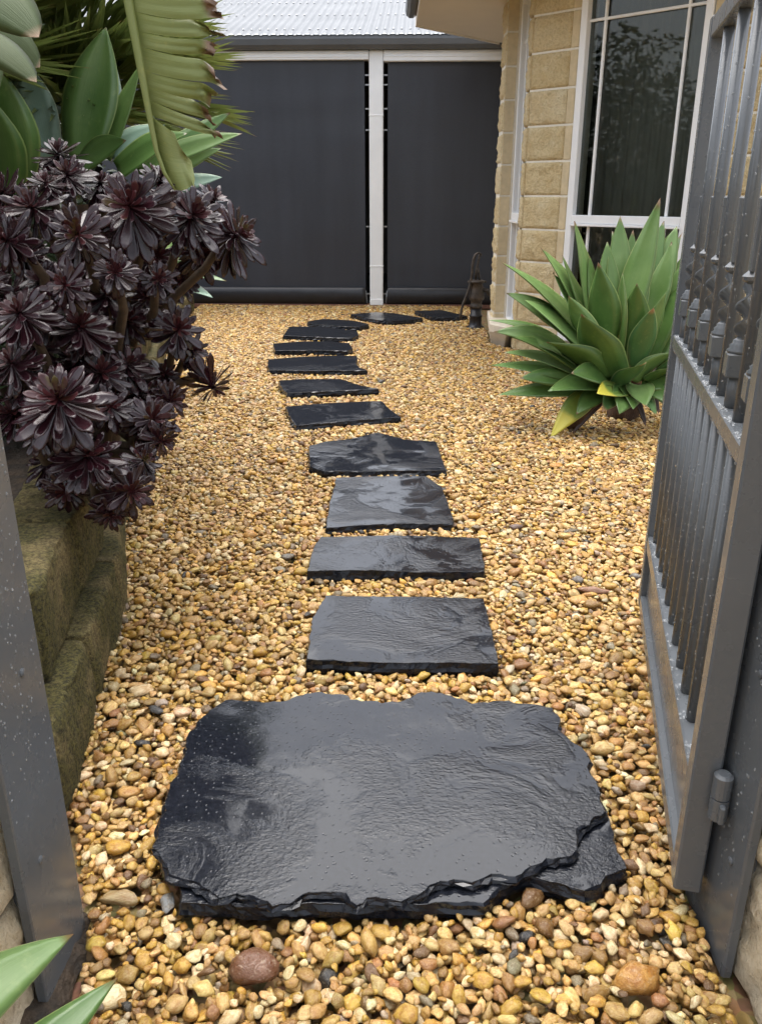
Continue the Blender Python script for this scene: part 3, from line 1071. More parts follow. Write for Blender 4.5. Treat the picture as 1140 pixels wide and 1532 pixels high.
GANG = math.atan2(0.974, 0.227)
gate = empty('garden_gate', (0.468, 0.975, 0.0), 'open grey steel picket gate with twisted ornamental bars', 'gate')
gate.rotation_euler = (0, 0, GANG)
GW, GH = 0.995, 1.385


def gpart(name, m, smooth=False, par=None, mat='gate_paint'):
    return m.build(name, mat, par or gate, smooth, local=True)


for x in (0.0, GW - 0.04):
    m = MB(); m.box(x, x + 0.04, -0.02, 0.02, 0.05, GH, None, 0.003); gpart('stile', m)
for zc, hh in ((0.068, 0.035), (0.232, 0.038), (0.735, 0.03), (GH - 0.022, 0.04)):
    m = MB(); m.box(0.0405, GW - 0.0405, -0.019, 0.019, zc - hh / 2, zc + hh / 2, None, 0.003); gpart('rail', m)
m = MB(); m.box(0.0405, GW - 0.0405, -0.012, 0.006, 0.086, 0.2125); gpart('kick_plate', m)
NP = 11
PX = [0.04 + (GW - 0.08) * (i + 0.5) / NP for i in range(NP)]
for i, x in enumerate(PX):
    if i % 2 == 1:
        m = MB(); m.tube([(x, 0, 0.2515), (x, 0, 0.7195)], 0.0105, 12); m.tube([(x, 0, 0.7505), (x, 0, GH - 0.0425)], 0.0105, 12)
        gpart('picket', m, True)
    else:
        m = MB(); m.tube([(x, 0, 0.2515), (x, 0, 0.7195)], 0.0105, 12); m.tube([(x, 0, 0.7505), (x, 0, 0.80)], 0.0105, 12)
        p = gpart('picket', m, True)
        m = MB(); m.box(x - 0.017, x + 0.017, -0.017, 0.017, 0.797, 0.832, None, 0.002); gpart('collar', m, False, p)
        m = MB(); m.lathe((x, 0, 0.832), [(0.017, 0), (0.018, 0.004), (0.014, 0.007), (0.015, 0.011), (0.011, 0.014), (0.011, 0.018), (0.006, 0.022)], 14); gpart('stepped_cap', m, True, p)
        # twisted ribbon
        vs, fs = [], []
        for k in range(33):
            f = k / 32
            a = f * math.pi * 2.6
            w = 0.012 * math.sin(math.pi * min(1, 0.12 + f * 0.82)) + 0.003
            z = 0.850 + 0.085 * f
            for (sx, sy) in ((1, .28), (1, -.28), (-1, -.28), (-1, .28)):
                px, py = sx * w, sy * 0.009
                vs.append(Vector((x + px * math.cos(a) - py * math.sin(a), px * math.sin(a) + py * math.cos(a), z)))
        for k in range(32):
            for q in range(4):
                fs.append((k * 4 + q, k * 4 + (q + 1) % 4, (k + 1) * 4 + (q + 1) % 4, (k + 1) * 4 + q))
        fs += [(3, 2, 1, 0), (128, 129, 130, 131)]
        m = MB(); m.add(vs, fs); gpart('twisted_bar', m, True, p)
        m = MB(); m.lathe((x, 0, 0.930), [(0.004, 0), (0.011, 0.005), (0.012, 0.010), (0.006, 0.016), (0.004, 0.018)], 12)
        m.box(x - 0.010, x + 0.010, -0.004, 0.004, 0.946, 1.045, None, 0.002)
        gpart('spear_tip', m, False, p)
for z in (0.245, 1.16):
    m = MB()
    m.tube([(-0.012, -0.020, z - 0.036), (-0.012, -0.020, z - 0.001)], 0.0135, 16)
    m.tube([(-0.012, -0.020, z + 0.001), (-0.012, -0.020, z + 0.036), (-0.012, -0.020, z + 0.040)], [0.0135, 0.0135, 0.009], 16)
    m.box(-0.016, 0.006, -0.028, -0.0205, z + 0.004, z + 0.034, None, 0.002)
    m.box(-0.034, -0.008, -0.026, -0.018, z - 0.034, z - 0.004, None, 0.002)
    gpart('hinge', m)
ds = []
for _ in range(1500):
    z = random.uniform(0.25, 1.33)
    i = random.randrange(NP)
    if i % 2 == 0 and z > 0.79:
        continue
    a = random.uniform(0, math.pi)
    ds.append((Vector((PX[i] + 0.0104 * math.cos(a), 0.0104 * math.sin(a), z)), Vector((math.cos(a), math.sin(a), 0)), random.uniform(0.0008, 0.0019)))
for _ in range(500):
    ds.append((Vector((GW - 0.04 + random.uniform(0, .03), 0.020, random.uniform(.1, 1.3))), Vector((0, 1, 0)), random.uniform(0.0008, 0.002)))
for i in range(NP):
    for _ in range(22):
        ds.append((Vector((PX[i] + random.gauss(0, 0.014), random.uniform(0.009, 0.018), 0.7502)), Vector((0, 0, 1)), random.uniform(0.0010, 0.0028)))
        if random.random() < .4:
            ds.append((Vector((PX[i] + random.gauss(0, 0.012), random.uniform(0.008, 0.018), 0.2512)), Vector((0, 0, 1)), random.uniform(0.0012, 0.0035)))
for _ in range(90):
    ds.append((Vector((random.uniform(.05, GW - .05), 0.0188, 0.7215)), Vector((0, 1, -.5)), random.uniform(0.0012, 0.0026)))
drops(gate, ds)

# =================================================================== LEFT GARDEN WALL
wall = empty('garden_wall', (WALL[3][0], WALL[3][1], 0), 'low mossy sandstone block retaining wall along the left of the gravel', 'wall')


def wall_at(s):
    acc = 0
    for a, b in zip(WALL[:-1], WALL[1:]):
        a, b = Vector(a), Vector(b)
        L = (b - a).length
        if acc + L >= s:
            return a.lerp(b, (s - acc) / L), (b - a).normalized()
        acc += L
    return Vector(WALL[-1]), (Vector(WALL[-1]) - Vector(WALL[-2])).normalized()


WL = sum((Vector(b) - Vector(a)).length for a, b in zip(WALL[:-1], WALL[1:]))


def stone(s0, s1, z0, z1, thick, back, seed, round_=0.35):
    """one block following the wall's curve, with a rough pillowed face"""
    nu, na = 40, 64
    vs, fs = [], []
    for i in range(nu + 1):
        f = i / nu
        c, dr = wall_at(s0 + (s1 - s0) * f)
        nm = Vector((dr.y, -dr.x))           # towards the gravel
        e = min(f, 1 - f) * (s1 - s0)
        k = min(1.0, (e / 0.02)) ** 0.5 if e < 0.02 else 1.0
        k = 0.80 + 0.20 * k
        for a in range(na):
            t = 2 * math.pi * a / na
            ct, st = math.cos(t), math.sin(t)
            p = 0.11
            cx = math.copysign(abs(ct) ** p, ct) * thick / 2 * k
            cz = math.copysign(abs(st) ** p, st) * (z1 - z0) / 2 * (0.93 + 0.07 * k)
            if cx > 0:
                cx += 0.007 * (1 - (2 * cz / (z1 - z0)) ** 2)
            q = c + nm * (cx - thick / 2 - back)
            d = 0.007 * fbm((q.x * 9 + seed, q.y * 9, cz * 9), 3) + 0.006 * fbm((q.x * 40, q.y * 40 + seed, cz * 40), 4)
            vs.append(Vector((q.x + nm.x * d, q.y + nm.y * d, (z0 + z1) / 2 + cz + d * 0.6 * st)))
    for i in range(nu):
        for a in range(na):
            fs.append((i * na + a, i * na + (a + 1) % na, (i + 1) * na + (a + 1) % na, (i + 1) * na + a))
    fs += [tuple(range(na - 1, -1, -1)), tuple(nu * na + a for a in range(na))]
    m = MB(); m.add(vs, fs)
    m.build('stone_block', 'mossy_stone', wall, True)


s, k = 0.0, 0
while s < WL - 0.1:
    L = random.uniform(0.36, 0.46)
    stone(s + 0.007, min(s + L, WL) - 0.007, -0.04, 0.165, 0.17, 0.0, 3.7 * k)
    s += L; k += 1
s = -0.19
while s < WL - 0.1:
    L = random.uniform(0.36, 0.46)
    stone(max(s, 0) + 0.007, min(s + L, WL) - 0.007, 0.173, 0.365, 0.17, 0.040, 3.7 * k + 1)
    s += L; k += 1

# =================================================================== HAND PUMP
pc = P(716, 486, 0.0)
pc = Vector((0.795, 7.08, 0))
pump = empty('hand_pump', tuple(pc), 'old rusty cast iron hand water pump standing by the bay corner', 'pump')
m = MB(); m.lathe((pc.x, pc.y, -0.02), [(0.075, 0), (0.075, 0.022), (0.060, 0.03), (0.052, 0.045), (0.050, 0.10), (0.056, 0.105), (0.056, 0.118), (0.046, 0.122), (0.044, 0.17)], 20); m.build('base', 'black_vinyl', pump, True)
m = MB(); m.lathe((pc.x, pc.y, 0.15), [(0.044, 0), (0.052, 0.01), (0.052, 0.03), (0.045, 0.036), (0.047, 0.06), (0.062, 0.075), (0.064, 0.095), (0.054, 0.15), (0.046, 0.205), (0.060, 0.208), (0.062, 0.224), (0.05, 0.23), (0.012, 0.232)], 22); m.build('barrel', 'rusty_iron', pump, True)
m = MB()
m.box(pc.x - 0.078, pc.x + 0.078, pc.y - 0.018, pc.y + 0.018, 0.358, 0.376, None, 0.005)
m.tube([(pc.x + 0.05, pc.y, 0.30), (pc.x + 0.085, pc.y - 0.01, 0.295), (pc.x + 0.11, pc.y - 0.012, 0.255)], [0.02, 0.018, 0.014], 10)
m.build('spout', 'rusty_iron', pump)
m = MB()
m.tube([(pc.x - 0.012, pc.y + 0.01, 0.37), (pc.x - 0.008, pc.y + 0.01, 0.46), (pc.x + 0.008, pc.y + 0.01, 0.55), (pc.x + 0.012, pc.y + 0.01, 0.585)], [0.012, 0.010, 0.009, 0.009], 8)
m.tube([(pc.x + 0.020, pc.y, 0.37), (pc.x + 0.010, pc.y, 0.44), (pc.x + 0.0, pc.y, 0.48)], 0.008, 8)
m.build('bracket', 'rusty_iron', pump, True)
hp = [(0.022, 0.575), (0.012, 0.592), (-0.008, 0.594), (-0.028, 0.578), (-0.040, 0.545), (-0.046, 0.49), (-0.048, 0.43), (-0.055, 0.37), (-0.068, 0.31), (-0.088, 0.25), (-0.108, 0.20), (-0.122, 0.15), (-0.128, 0.10), (-0.130, 0.07)]
m = MB(); m.tube([(pc.x + a, pc.y - 0.02, z) for a, z in hp], [0.009] * 3 + [0.011] * 8 + [0.010, 0.010, 0.012], 8); m.build('handle', 'rusty_iron', pump, True)

# =================================================================== LEAVES
def leaf_geo(P0, P1, width, sag, nrm, prof='agave', nseg=12, fold=0.22, thick=0.012, roll=0.0, tipcurl=0.0):
    P0, P1 = Vector(P0), Vector(P1)
    mid = (P0 + P1) / 2 + Vector(sag)
    vs, fs, uv = [], [], []
    ks = (-1, -0.5, 0, 0.5, 1)
    seed = random.random() * 50
    for i in range(nseg + 1):
        f = i / nseg
        if f > 0.9 and prof == 'agave':
            pass
        p = P0 * (1 - f) ** 2 + mid * 2 * f * (1 - f) + P1 * f * f
        tg = ((mid - P0) * 2 * (1 - f) + (P1 - mid) * 2 * f).normalized()
        n = (Vector(nrm) - tg * tg.dot(Vector(nrm)))
        n = n.normalized() if n.length > 1e-4 else Vector((0, 0, 1))
        if tipcurl:
            p = p - n * tipcurl * max(0, f - 0.6) ** 2 * 4
        if roll:
            n = Matrix.Rotation(roll * f, 3, tg) @ n
        s = tg.cross(n)
        if prof == 'agave':
            w = 0.66 + 0.34 * math.sin(min(1, f / 0.45) * math.pi / 2) if f < 0.45 else max(0.0, 1 - ((f - 0.45) / 0.55) ** 1.55)
            w = max(w, 0.012)
            if f > 0.97: w = 0.012
        elif prof == 'aeonium':
            w = 0.34 + 0.66 * (f / 0.72) ** 1.6 if f < 0.72 else math.sqrt(max(0.0, 1 - ((f - 0.72) / 0.285) ** 2))
            w = max(w, 0.05)
        elif prof == 'blade':
            w = math.sin(math.pi * min(1, 0.06 + f * 0.94)) ** 0.6
        else:
            w = min(1, 0.5 + f * 2.5) * (1 - f) ** 0.6 + 0.01
        w *= width / 2 * (1 + 0.05 * noise.noise((f * 3, seed, 0)))
        fd = fold * (1 - 0.35 * f)
        wv = 0.05 * width * noise.noise((f * 2.5, seed, 4)) if prof == 'agave' else 0
        for k in ks:
            vs.append(p + s * (k * w) + n * (fd * w * k * k + wv * k * f))
            uv.append((0.5 + 0.5 * k, f))
        th = thick * (1 - f * 0.85)
        for k in (-0.55, 0, 0.55):
            vs.append(p + s * (k * w) + n * (fd * w * k * k - min(th, w * 0.6) * (1 - k * k) + wv * k * f))
            uv.append((0.5 + 0.5 * k, f))
    order = [0, 1, 2, 3, 4, 7, 6, 5]
    for i in range(nseg):
        a, b = i * 8, (i + 1) * 8
        for q in range(8):
            r_, s_ = order[q], order[(q + 1) % 8]
            fs.append((a + r_, b + r_, b + s_, a + s_))
    fs.append(tuple(order)); fs.append(tuple(nseg * 8 + o for o in reversed(order)))
    return vs, fs, uv


def leaf(parent, P0, P1, width, sag, nrm, mat, name='leaf', **kw):
    vs, fs, uv = leaf_geo(P0, P1, width, sag, nrm, **kw)
    m = MB(); m.add(vs, fs, uv)
    return m.build(name, mat, parent, True, fix=True)


def agave(rootloc, label, dist, leaves, conv, sc, ref_d, group=None, wk=1.12, face=0.6):
    """leaves: (tip xy, base xy, width px, tip depth offset, base depth offset, sag, material)"""
    r = empty('agave', rootloc, label, 'agave plant', group)
    cen = None
    for (tx, ty, bx, by, w, dt, db, sag, mat) in leaves:
        tip = Q(*conv(tx, ty), dist + dt)
        base = Q(*conv(bx, by), dist + db)
        wd = w * sc / FPX * ref_d * wk
        axis = Vector((rootloc[0], rootloc[1], 0))
        d = tip - base
        inward = Vector((axis.x - tip.x, axis.y - tip.y, 0))
        nrm = Vector((0, 0, 0.8)) + (inward.normalized() * 0.6 if inward.length > 0.03 else Vector((0, 0, 0)))
        nrm += Vector((0, face if dt < -0.08 and d.z > 0.5 * abs(d.x) else -face, 0))
        leaf(r, base, tip, wd, Vector((random.uniform(-.06, .06), random.uniform(-.04, .04), sag)) * d.length, nrm, mat, nseg=16, fold=random.uniform(0.18, 0.34), thick=0.016, roll=random.uniform(-.55, .55))
    return r


ZA = lambda x, y: (700 + x / 2.59, 280 + y / 2.59)
G, D, B_, Y_, T_ = 'agave_leaf', 'agave_leaf_deep', 'agave_leaf_blue', 'agave_leaf_yellow', 'agave_leaf_torn'
RA = [
    (590, 110, 575, 520, 95, .16, .08, .02, G), (640, 165, 600, 520, 80, .18, .1, .0, G), (412, 130, 480, 520, 120, .10, .06, .02, G), (760, 130, 650, 500, 95, .22, .1, .05, D),
    (810, 150, 660, 540, 110, .20, .06, .05, G), (830, 175, 700, 520, 80, .22, .1, .06, D), (745, 40, 590, 600, 120, .02, .0, .02, G),
    (280, 230, 470, 560, 110, .04, .02, .06, G), (365, 260, 480, 560, 85, .06, .03, .03, G), (130, 290, 440, 560, 105, .05, .03, .10, G), (150, 410, 430, 620, 90, .02, .02, .14, G),
    (835, 290, 690, 660, 95, .08, .03, .10, G), (840, 360, 700, 670, 105, .02, .0, .10, D), (845, 440, 720, 690, 90, .02, .0, .14, G), (870, 250, 730, 600, 90, .2, .08, .08, G),
    (505, 290, 520, 620, 125, -.10, -.02, .03, D), (215, 435, 480, 660, 135, -.06, .0, .10, G), (655, 370, 630, 660, 105, -.16, -.03, .04, D), (720, 465, 650, 700, 90, -.20, -.04, .08, T_),
    (100, 560, 420, 680, 80, .02, .02, .20, G), (80, 515, 410, 650, 60, .08, .05, .16, D), (165, 580, 450, 720, 110, -.05, .0, .12, D), (305, 600, 530, 740, 145, -.16, -.02, .12, D), (75, 690, 430, 750, 80, -.04, .0, .10, D),
    (440, 490, 575, 740, 150, -.24, -.04, .06, D), (690, 680, 580, 770, 95, -.26, -.05, .12, T_), (800, 640, 650, 750, 110, -.12, -.02, .14, G),
    (110, 805, 480, 790, 75, -.10, .0, .06, D), (310, 790, 560, 775, 105, -.22, -.03, .12, D), (500, 800, 620, 790, 85, -.30, -.05, .06, Y_), (318, 975, 490, 800, 85, -.22, -.02, .22, Y_), (735, 895, 640, 790, 60, -.24, -.04, .22, T_),
    (540, 210, 560, 560, 90, .12, .06, .02, G), (330, 330, 490, 600, 90, .0, .0, .06, G), (690, 230, 640, 560, 85, .1, .05, .03, G), (790, 210, 690, 560, 85, .12, .05, .05, G), (220, 350, 460, 600, 85, .1, .05, .10, D),
    (600, 330, 590, 620, 95, -.08, -.02, .03, G), (770, 400, 680, 660, 85, -.12, -.02, .07, G), (390, 420, 510, 660, 95, -.10, -.02, .05, G), (140, 640, 440, 730, 80, -.02, .0, .13, G), (200, 740, 480, 770, 80, -.12, .0, .10, D),
    (400, 720, 560, 770, 95, -.24, -.04, .12, D), (640, 860, 610, 780, 80, -.26, -.05, .10, D), (800, 770, 670, 770, 85, -.14, -.03, .16, D), (420, 880, 540, 790, 75, -.22, -.04, .14, D), (790, 850, 690, 780, 70, -.05, -.02, .2, T_),
    (585, 880, 620, 770, 95, -.30, -.04, .10, D), (690, 850, 660, 765, 95, -.28, -.04, .10, G), (760, 830, 680, 760, 90, -.2, -.03, .14, D), (520, 870, 580, 775, 85, -.28, -.03, .10, T_),
    (930, 260, 730, 600, 95, .1, .05, .06, G), (960, 380, 740, 640, 95, .02, .02, .1, D), (980, 500, 750, 690, 95, -.02, .0, .14, G), (960, 620, 740, 720, 95, -.1, -.02, .16, D), (900, 180, 720, 560, 90, .16, .08, .05, G), (880, 700, 700, 750, 95, -.2, -.03, .14, D),
    (870, 330, 720, 640, 85, .1, .04, .1, G), (880, 520, 730, 700, 85, .0, .0, .14, D), (560, 170, 590, 540, 80, .2, .12, .0, D), (470, 260, 510, 560, 80, .12, .08, .02, G),
]
AD = 3.92
abase = Q(950, 560, AD)
RA_ROOT = (abase.x - 0.03, AD + 0.02, 0.0)
ag = agave(RA_ROOT, 'large green agave with broad pointed leaves in front of the bay window', AD, RA, ZA, 1 / 2.59, 3.95)
m = MB()
vs, fs = [], []
for i in range(9):
    z = -0.03 + i * 0.055
    for k in range(14):
        a = 2 * math.pi * k / 14
        rr = (0.075 - 0.02 * i / 8) * (1 + 0.6 * fbm((math.cos(a) * 1.8, math.sin(a) * 1.8, z * 9), 4))
        vs.append(Vector((RA_ROOT[0] + 0.05 + rr * math.cos(a), RA_ROOT[1] + 0.16 + rr * math.sin(a), z)))
for i in range(8):
    for k in range(14):
        fs.append((i * 14 + k, i * 14 + (k + 1) % 14, (i + 1) * 14 + (k + 1) % 14, (i + 1) * 14 + k))
fs.append(tuple(8 * 14 + k for k in range(14)))
m.add(vs, fs)
m.build('trunk', 'dry_trunk', ag, True)
# dry hanging leaves under the rosette
for (a, b, c, d) in ((700, 760, 740, 880), (560, 800, 400, 960), (640, 800, 690, 930)):
    leaf(ag, Q(*ZA(a, b), AD - .05), Q(*ZA(c, d), AD - .12), 0.03, (0, 0, .03), (0, -1, .4), 'aeonium_old', 'dry_leaf', prof='blade', nseg=8, thick=0.004)
# short pup's foot holding the lowest yellowing leaf
m = MB(); m.tube([P(855, 652, -.02) + Vector((0, .1, 0)), Q(*ZA(440, 880), AD - .12), Q(*ZA(500, 800), AD - .05)], [0.03, 0.026, 0.04], 9)
m.build('side_stem', 'dry_trunk', ag, True)


def agave_free(loc, n, length, width, label, seed, mats, group=None, z0=0.05, lean=(0, 0), elev=(0.35, 1.35)):
    r_ = random.Random(seed)
    r = empty('agave', loc, label, 'agave plant', group)
    L = Vector(loc)
    for i in range(n):
        a = i * 2.39996 + r_.uniform(-.2, .2)
        e = elev[0] + (elev[1] - elev[0]) * (i / n) ** 0.8
        dr = Vector((math.cos(a) * math.cos(e) + lean[0], math.sin(a) * math.cos(e) + lean[1], math.sin(e))).normalized()
        ln = length * r_.uniform(0.85, 1.1)
        b = L + Vector((math.cos(a) * 0.05 * math.cos(e), math.sin(a) * 0.05 * math.cos(e), z0 + 0.10 * i / n))
        nrm = Vector((0, 0, 1)) - Vector((math.cos(a), math.sin(a), 0)) * 0.9
        leaf(r, b, b + dr * ln, width * r_.uniform(.85, 1.1), Vector((0, 0, 0.12 * ln * math.cos(e))), nrm, r_.choice(mats), nseg=14, fold=0.25, thick=0.016, roll=r_.uniform(-.3, .3))
    m = MB(); m.lathe((L.x, L.y, L.z - 0.05), [(0.06, 0), (0.07, z0 + 0.05), (0.05, z0 + 0.16)], 10); m.build('trunk', 'dry_trunk', r, True)
    return r


agave_free((1.62, 2.85, 0), 16, 0.55, 0.125, 'agave half hidden behind the bars of the open gate', 5, [G, D], None, 0.35, elev=(0.4, 1.4))

# left agave behind the purple shrub
ZL = lambda x, y: (x / 2.714, y / 2.714)
LD = 2.75
LA = [
    (430, 108, 340, 660, 200, .02, .0, .02, D), (575, 245, 430, 640, 95, .0, .0, .03, G), (462, 240, 440, 600, 85, .2, .1, .02, B_), (100, 240, 190, 640, 150, .10, .05, .03, B_), (60, 270, 120, 640, 120, .2, .05, .02, B_),
    (670, 505, 450, 620, 95, .0, .0, .04, B_), (985, 540, 560, 690, 85, -.05, .0, .06, G), (512, 568, 320, 690, 100, -.20, -.05, .10, D), (0, 280, 60, 740, 190, -.15, -.05, .03, D), (-60, 360, 20, 800, 180, -.2, -.05, .03, D),
    (902, 718, 640, 780, 75, -.02, .0, .05, B_), (760, 540, 480, 700, 130, -.15, -.05, .08, D), (935, 455, 600, 700, 95, .08, .0, .02, D), (900, 600, 600, 740, 80, .1, .05, .06, G),
]
lroot = Q(150, 300, LD)
la = agave((lroot.x, lroot.y, 0.34), 'tall agave with broad green and grey-blue leaves behind the purple shrub', LD, LA, ZL, 1 / 2.714, 2.75, wk=1.05, face=1.8)
m = MB(); m.tube([(lroot.x, lroot.y, 0.30), (lroot.x + .02, lroot.y, 0.7), (lroot.x, lroot.y, 1.02)], [0.07, 0.065, 0.08], 10); m.build('trunk', 'dry_trunk', la, True)
# low agave by the blind
LB = [(920, 1140, 600, 1110, 75, -.1, .0, .08, D), (865, 1208, 610, 1150, 80, -.15, .0, .10, B_), (880, 1060, 600, 1120, 60, .1, .0, .10, G), (780, 980, 590, 1120, 70, .1, .0, .06, D), (660, 960, 590, 1120, 70, .0, .0, .05, G), (870, 780, 640, 1080, 50, .2, .1, .05, G)]
lb = Q(222, 420, 4.6)
lb_ = agave((lb.x, lb.y, 0.34), 'small agave low at the back of the garden bed near the blind', 4.6, LB, ZL, 1 / 2.714, 4.6)
m = MB(); m.lathe((lb.x, lb.y, 0.30), [(0.05, 0), (0.06, 0.1), (0.04, 0.3)], 10); m.build('trunk', 'dry_trunk', lb_, True)

# foreground agave, two leaf tips in view
fr_ = empty('agave', (-0.62, 0.46, 0.0), 'agave whose two leaf tips reach in at the bottom left corner', 'agave plant')
def fleaf(tip, base, w, sag, mat, nrm):
    leaf(fr_, base, tip, w, sag, nrm, mat, nseg=16, fold=0.20, thick=0.014)
b0 = Vector((-0.60, 0.46, 0.10))
fleaf(Q(110, 1398, 0.80), Vector((-0.60, 0.52, 0.16)), 0.098, (0, 0, .035), 'agave_leaf', (0.15, -0.55, 1))
fleaf(Q(176, 1464, 0.76), Vector((-0.54, 0.47, 0.06)), 0.085, (0, 0, .03), 'agave_leaf_deep', (0.1, -0.75, 1))
for k in range(7):
    a = 1.9 + k * 0.62
    fleaf(b0 + Vector((math.cos(a) * .28, math.sin(a) * .28, 0.18 + 0.05 * (k % 3))), b0, 0.10, (0, 0, .05), 'agave_leaf', (-math.cos(a), -math.sin(a), 1))

# =================================================================== AEONIUM
def aeo_template(curv):
    return leaf_geo((0, 0, 0), (0, 1, 0), 0.250, (0, 0, -curv), (0, 0, 1), prof='aeonium', nseg=7, fold=0.20, thick=0.035)


TMPL = [aeo_template(cv) for cv in (0.10, 0.18, 0.02)]
AEO_ME = {}
for i, (vs, fs, uv) in enumerate(TMPL):
    for mt in ('aeonium_leaf', 'aeonium_core', 'aeonium_old'):
        m = MB(); m.add(vs, fs, uv)
        me = m.mesh('aeonium_leaf_shape', mt, True)
        import bmesh
        b = bmesh.new(); b.from_mesh(me); bmesh.ops.recalc_face_normals(b, faces=b.faces); b.to_mesh(me); b.free()
        AEO_ME[(i, mt)] = me


def rosette_leaves(c, axis, rad, n, seed, droop=0.0):
    """matrices of the leaves, inner to outer"""
    r_ = random.Random(seed)
    ax = Vector(axis).normalized()
    q = ax.to_track_quat('Z', 'Y').to_matrix().to_4x4()
    out = []
    for i in range(n):
        f = (i + 0.5) / n
        a = i * 2.39996 + r_.uniform(-.28, .28)
        el = R(80) - R(80 + 34 + droop) * f ** 0.7 + r_.uniform(-.24, .20)
        el -= 0.22 * math.sin(a + seed)                       # lopsided, as grown towards the light
        ln = rad * (0.22 + 0.86 * min(1, f * 1.6) ** 0.9) * r_.uniform(0.74, 1.10)
        if f > 0.85: ln *= 0.92
        m = (Matrix.Translation(c) @ q @ Matrix.Translation((0, 0, rad * 0.16 * (1 - f) - rad * 0.10 * f)) @ Matrix.Rotation(a, 4, 'Z') @ Matrix.Rotation(el, 4, 'X')
             @ Matrix.Rotation(r_.uniform(-.25, .25), 4, 'Y') @ Matrix.Diagonal((ln * r_.uniform(.85, 1.2) * (1.0 if f > .25 else 1.25), ln, ln, 1)))
        out.append((f, m))
    return out


# (u, v, radius px, distance, axis, separate leaves?)
ROS = [
    (195, 312, 70, 1.95, (0.10, -0.80, 0.50), 1), (285, 325, 60, 2.05, (0.65, -0.55, 0.55), 1), (352, 352, 58, 2.15, (0.85, -0.35, 0.30), 1), (50, 312, 52, 1.95, (-0.25, -0.7, 0.65), 0),
    (118, 352, 52, 1.85, (0.10, -0.9, 0.35), 1), (88, 232, 40, 2.15, (0.05, -0.25, 0.95), 0), (100, 262, 40, 2.10, (0.1, -0.6, 0.8), 0), (12, 360, 48, 1.80, (-0.3, -0.85, 0.3), 0), (30, 470, 55, 1.75, (-0.1, -0.75, 0.6), 0),
    (122, 490, 52, 1.85, (0.05, -0.6, 0.75), 1), (158, 442, 44, 2.0, (0.15, -0.4, 0.9), 0), (266, 494, 48, 2.05, (0.45, -0.65, 0.55), 1), (318, 578, 46, 2.06, (0.60, -0.40, -0.55), 0), (88, 600, 76, 1.65, (0.15, -0.65, 0.75), 1),
    (226, 628, 48, 1.85, (0.60, -0.5, 0.25), 0), (132, 682, 56, 1.70, (0.15, -0.55, 0.75), 0), (196, 735, 54, 1.72, (0.55, -0.60, 0.10), 0), (152, 560, 48, 1.85, (0.2, -0.6, 0.7), 0), (18, 545, 48, 1.7, (-0.2, -0.6, 0.7), 0),
    (62, 425, 46, 1.95, (-0.1, -0.6, 0.7), 0), (190, 548, 44, 1.95, (0.4, -0.5, 0.7), 0), (150, 275, 40, 2.2, (0.2, -0.5, 0.8), 0), (240, 270, 40, 2.2, (0.3, -0.4, 0.8), 0), (235, 385, 44, 2.15, (0.3, -0.7, 0.2), 0),
    (5, 290, 44, 2.1, (-0.4, -0.5, 0.8), 0), (60, 520, 46, 1.9, (0, -0.5, .8), 0), (300, 380, 44, 2.25, (0.4, -0.6, -0.1), 0), (205, 590, 42, 1.95, (0.3, -0.4, 0.8), 0), (20, 620, 44, 1.75, (-.3, -.5, .7), 0),
    (290, 525, 34, 2.12, (0.6, -0.5, 0.3), 0), (255, 600, 34, 1.95, (0.6, -0.6, 0.1), 0), (240, 660, 36, 1.82, (0.7, -0.5, 0.0), 0), (165, 770, 34, 1.7, (0.4, -0.7, -0.2), 0), (270, 420, 34, 2.25, (0.5, -.6, .2), 0), (205, 420, 34, 2.2, (0.3, -.7, .3), 0), (250, 440, 30, 2.3, (0.4, -.6, .3), 0), (130, 400, 36, 2.1, (0.1, -.8, .3), 0),
    (98, 428, 40, 1.80, (0.0, -.8, .4), 0), (172, 408, 38, 1.84, (0.15, -.8, .35), 0), (236, 418, 32, 1.95, (0.35, -.75, .3), 0),
    (170, 385, 34, 2.05, (0.2, -0.8, 0.3), 0), (70, 275, 34, 2.0, (-0.1, -0.5, .8), 0), (222, 445, 36, 2.15, (0.5, -0.6, 0.3), 0), (70, 478, 38, 1.85, (-.1, -.7, .5), 0), (165, 610, 40, 1.8, (0.35, -0.6, 0.5), 0), (35, 575, 40, 1.75, (-.1, -.5, .8), 0), (245, 560, 32, 2.1, (0.6, -0.5, 0.4), 0),
    (100, 735, 40, 1.75, (0.1, -0.8, 0.1), 0), (60, 650, 40, 1.7, (-.1, -.8, .3), 0), (320, 300, 34, 2.25, (0.5, -.3, .8), 0), (215, 690, 36, 1.78, (0.5, -.5, .6), 0), (190, 480, 38, 2.05, (0.3, -.6, .6), 0), (115, 540, 40, 1.9, (0.1, -.5, .8), 0), (10, 440, 44, 1.85, (-.2, -.6, .7), 0),
    (-40, 420, 55, 1.8, (-.4, -.6, .6), 0), (-50, 560, 55, 1.75, (-.4, -.6, .6), 0), (35, 380, 44, 2.1, (0, -.7, .6), 0), (90, 420, 44, 2.2, (0, -.6, .7), 0), (70, 690, 40, 1.9, (-.1, -.5, .8), 0),
]
arl = Vector((-0.80, 2.12, 0.34))
aeo = empty('aeonium_shrub', tuple(arl), 'glossy purple-black aeonium shrub leaning over the mossy wall', 'succulent shrub')
hub_pts = [Vector((-0.74, 2.12, 0.55)), Vector((-0.90, 2.20, 0.62)), Vector((-0.80, 2.02, 0.50)), Vector((-0.72, 2.25, 0.68))]
seps = 0
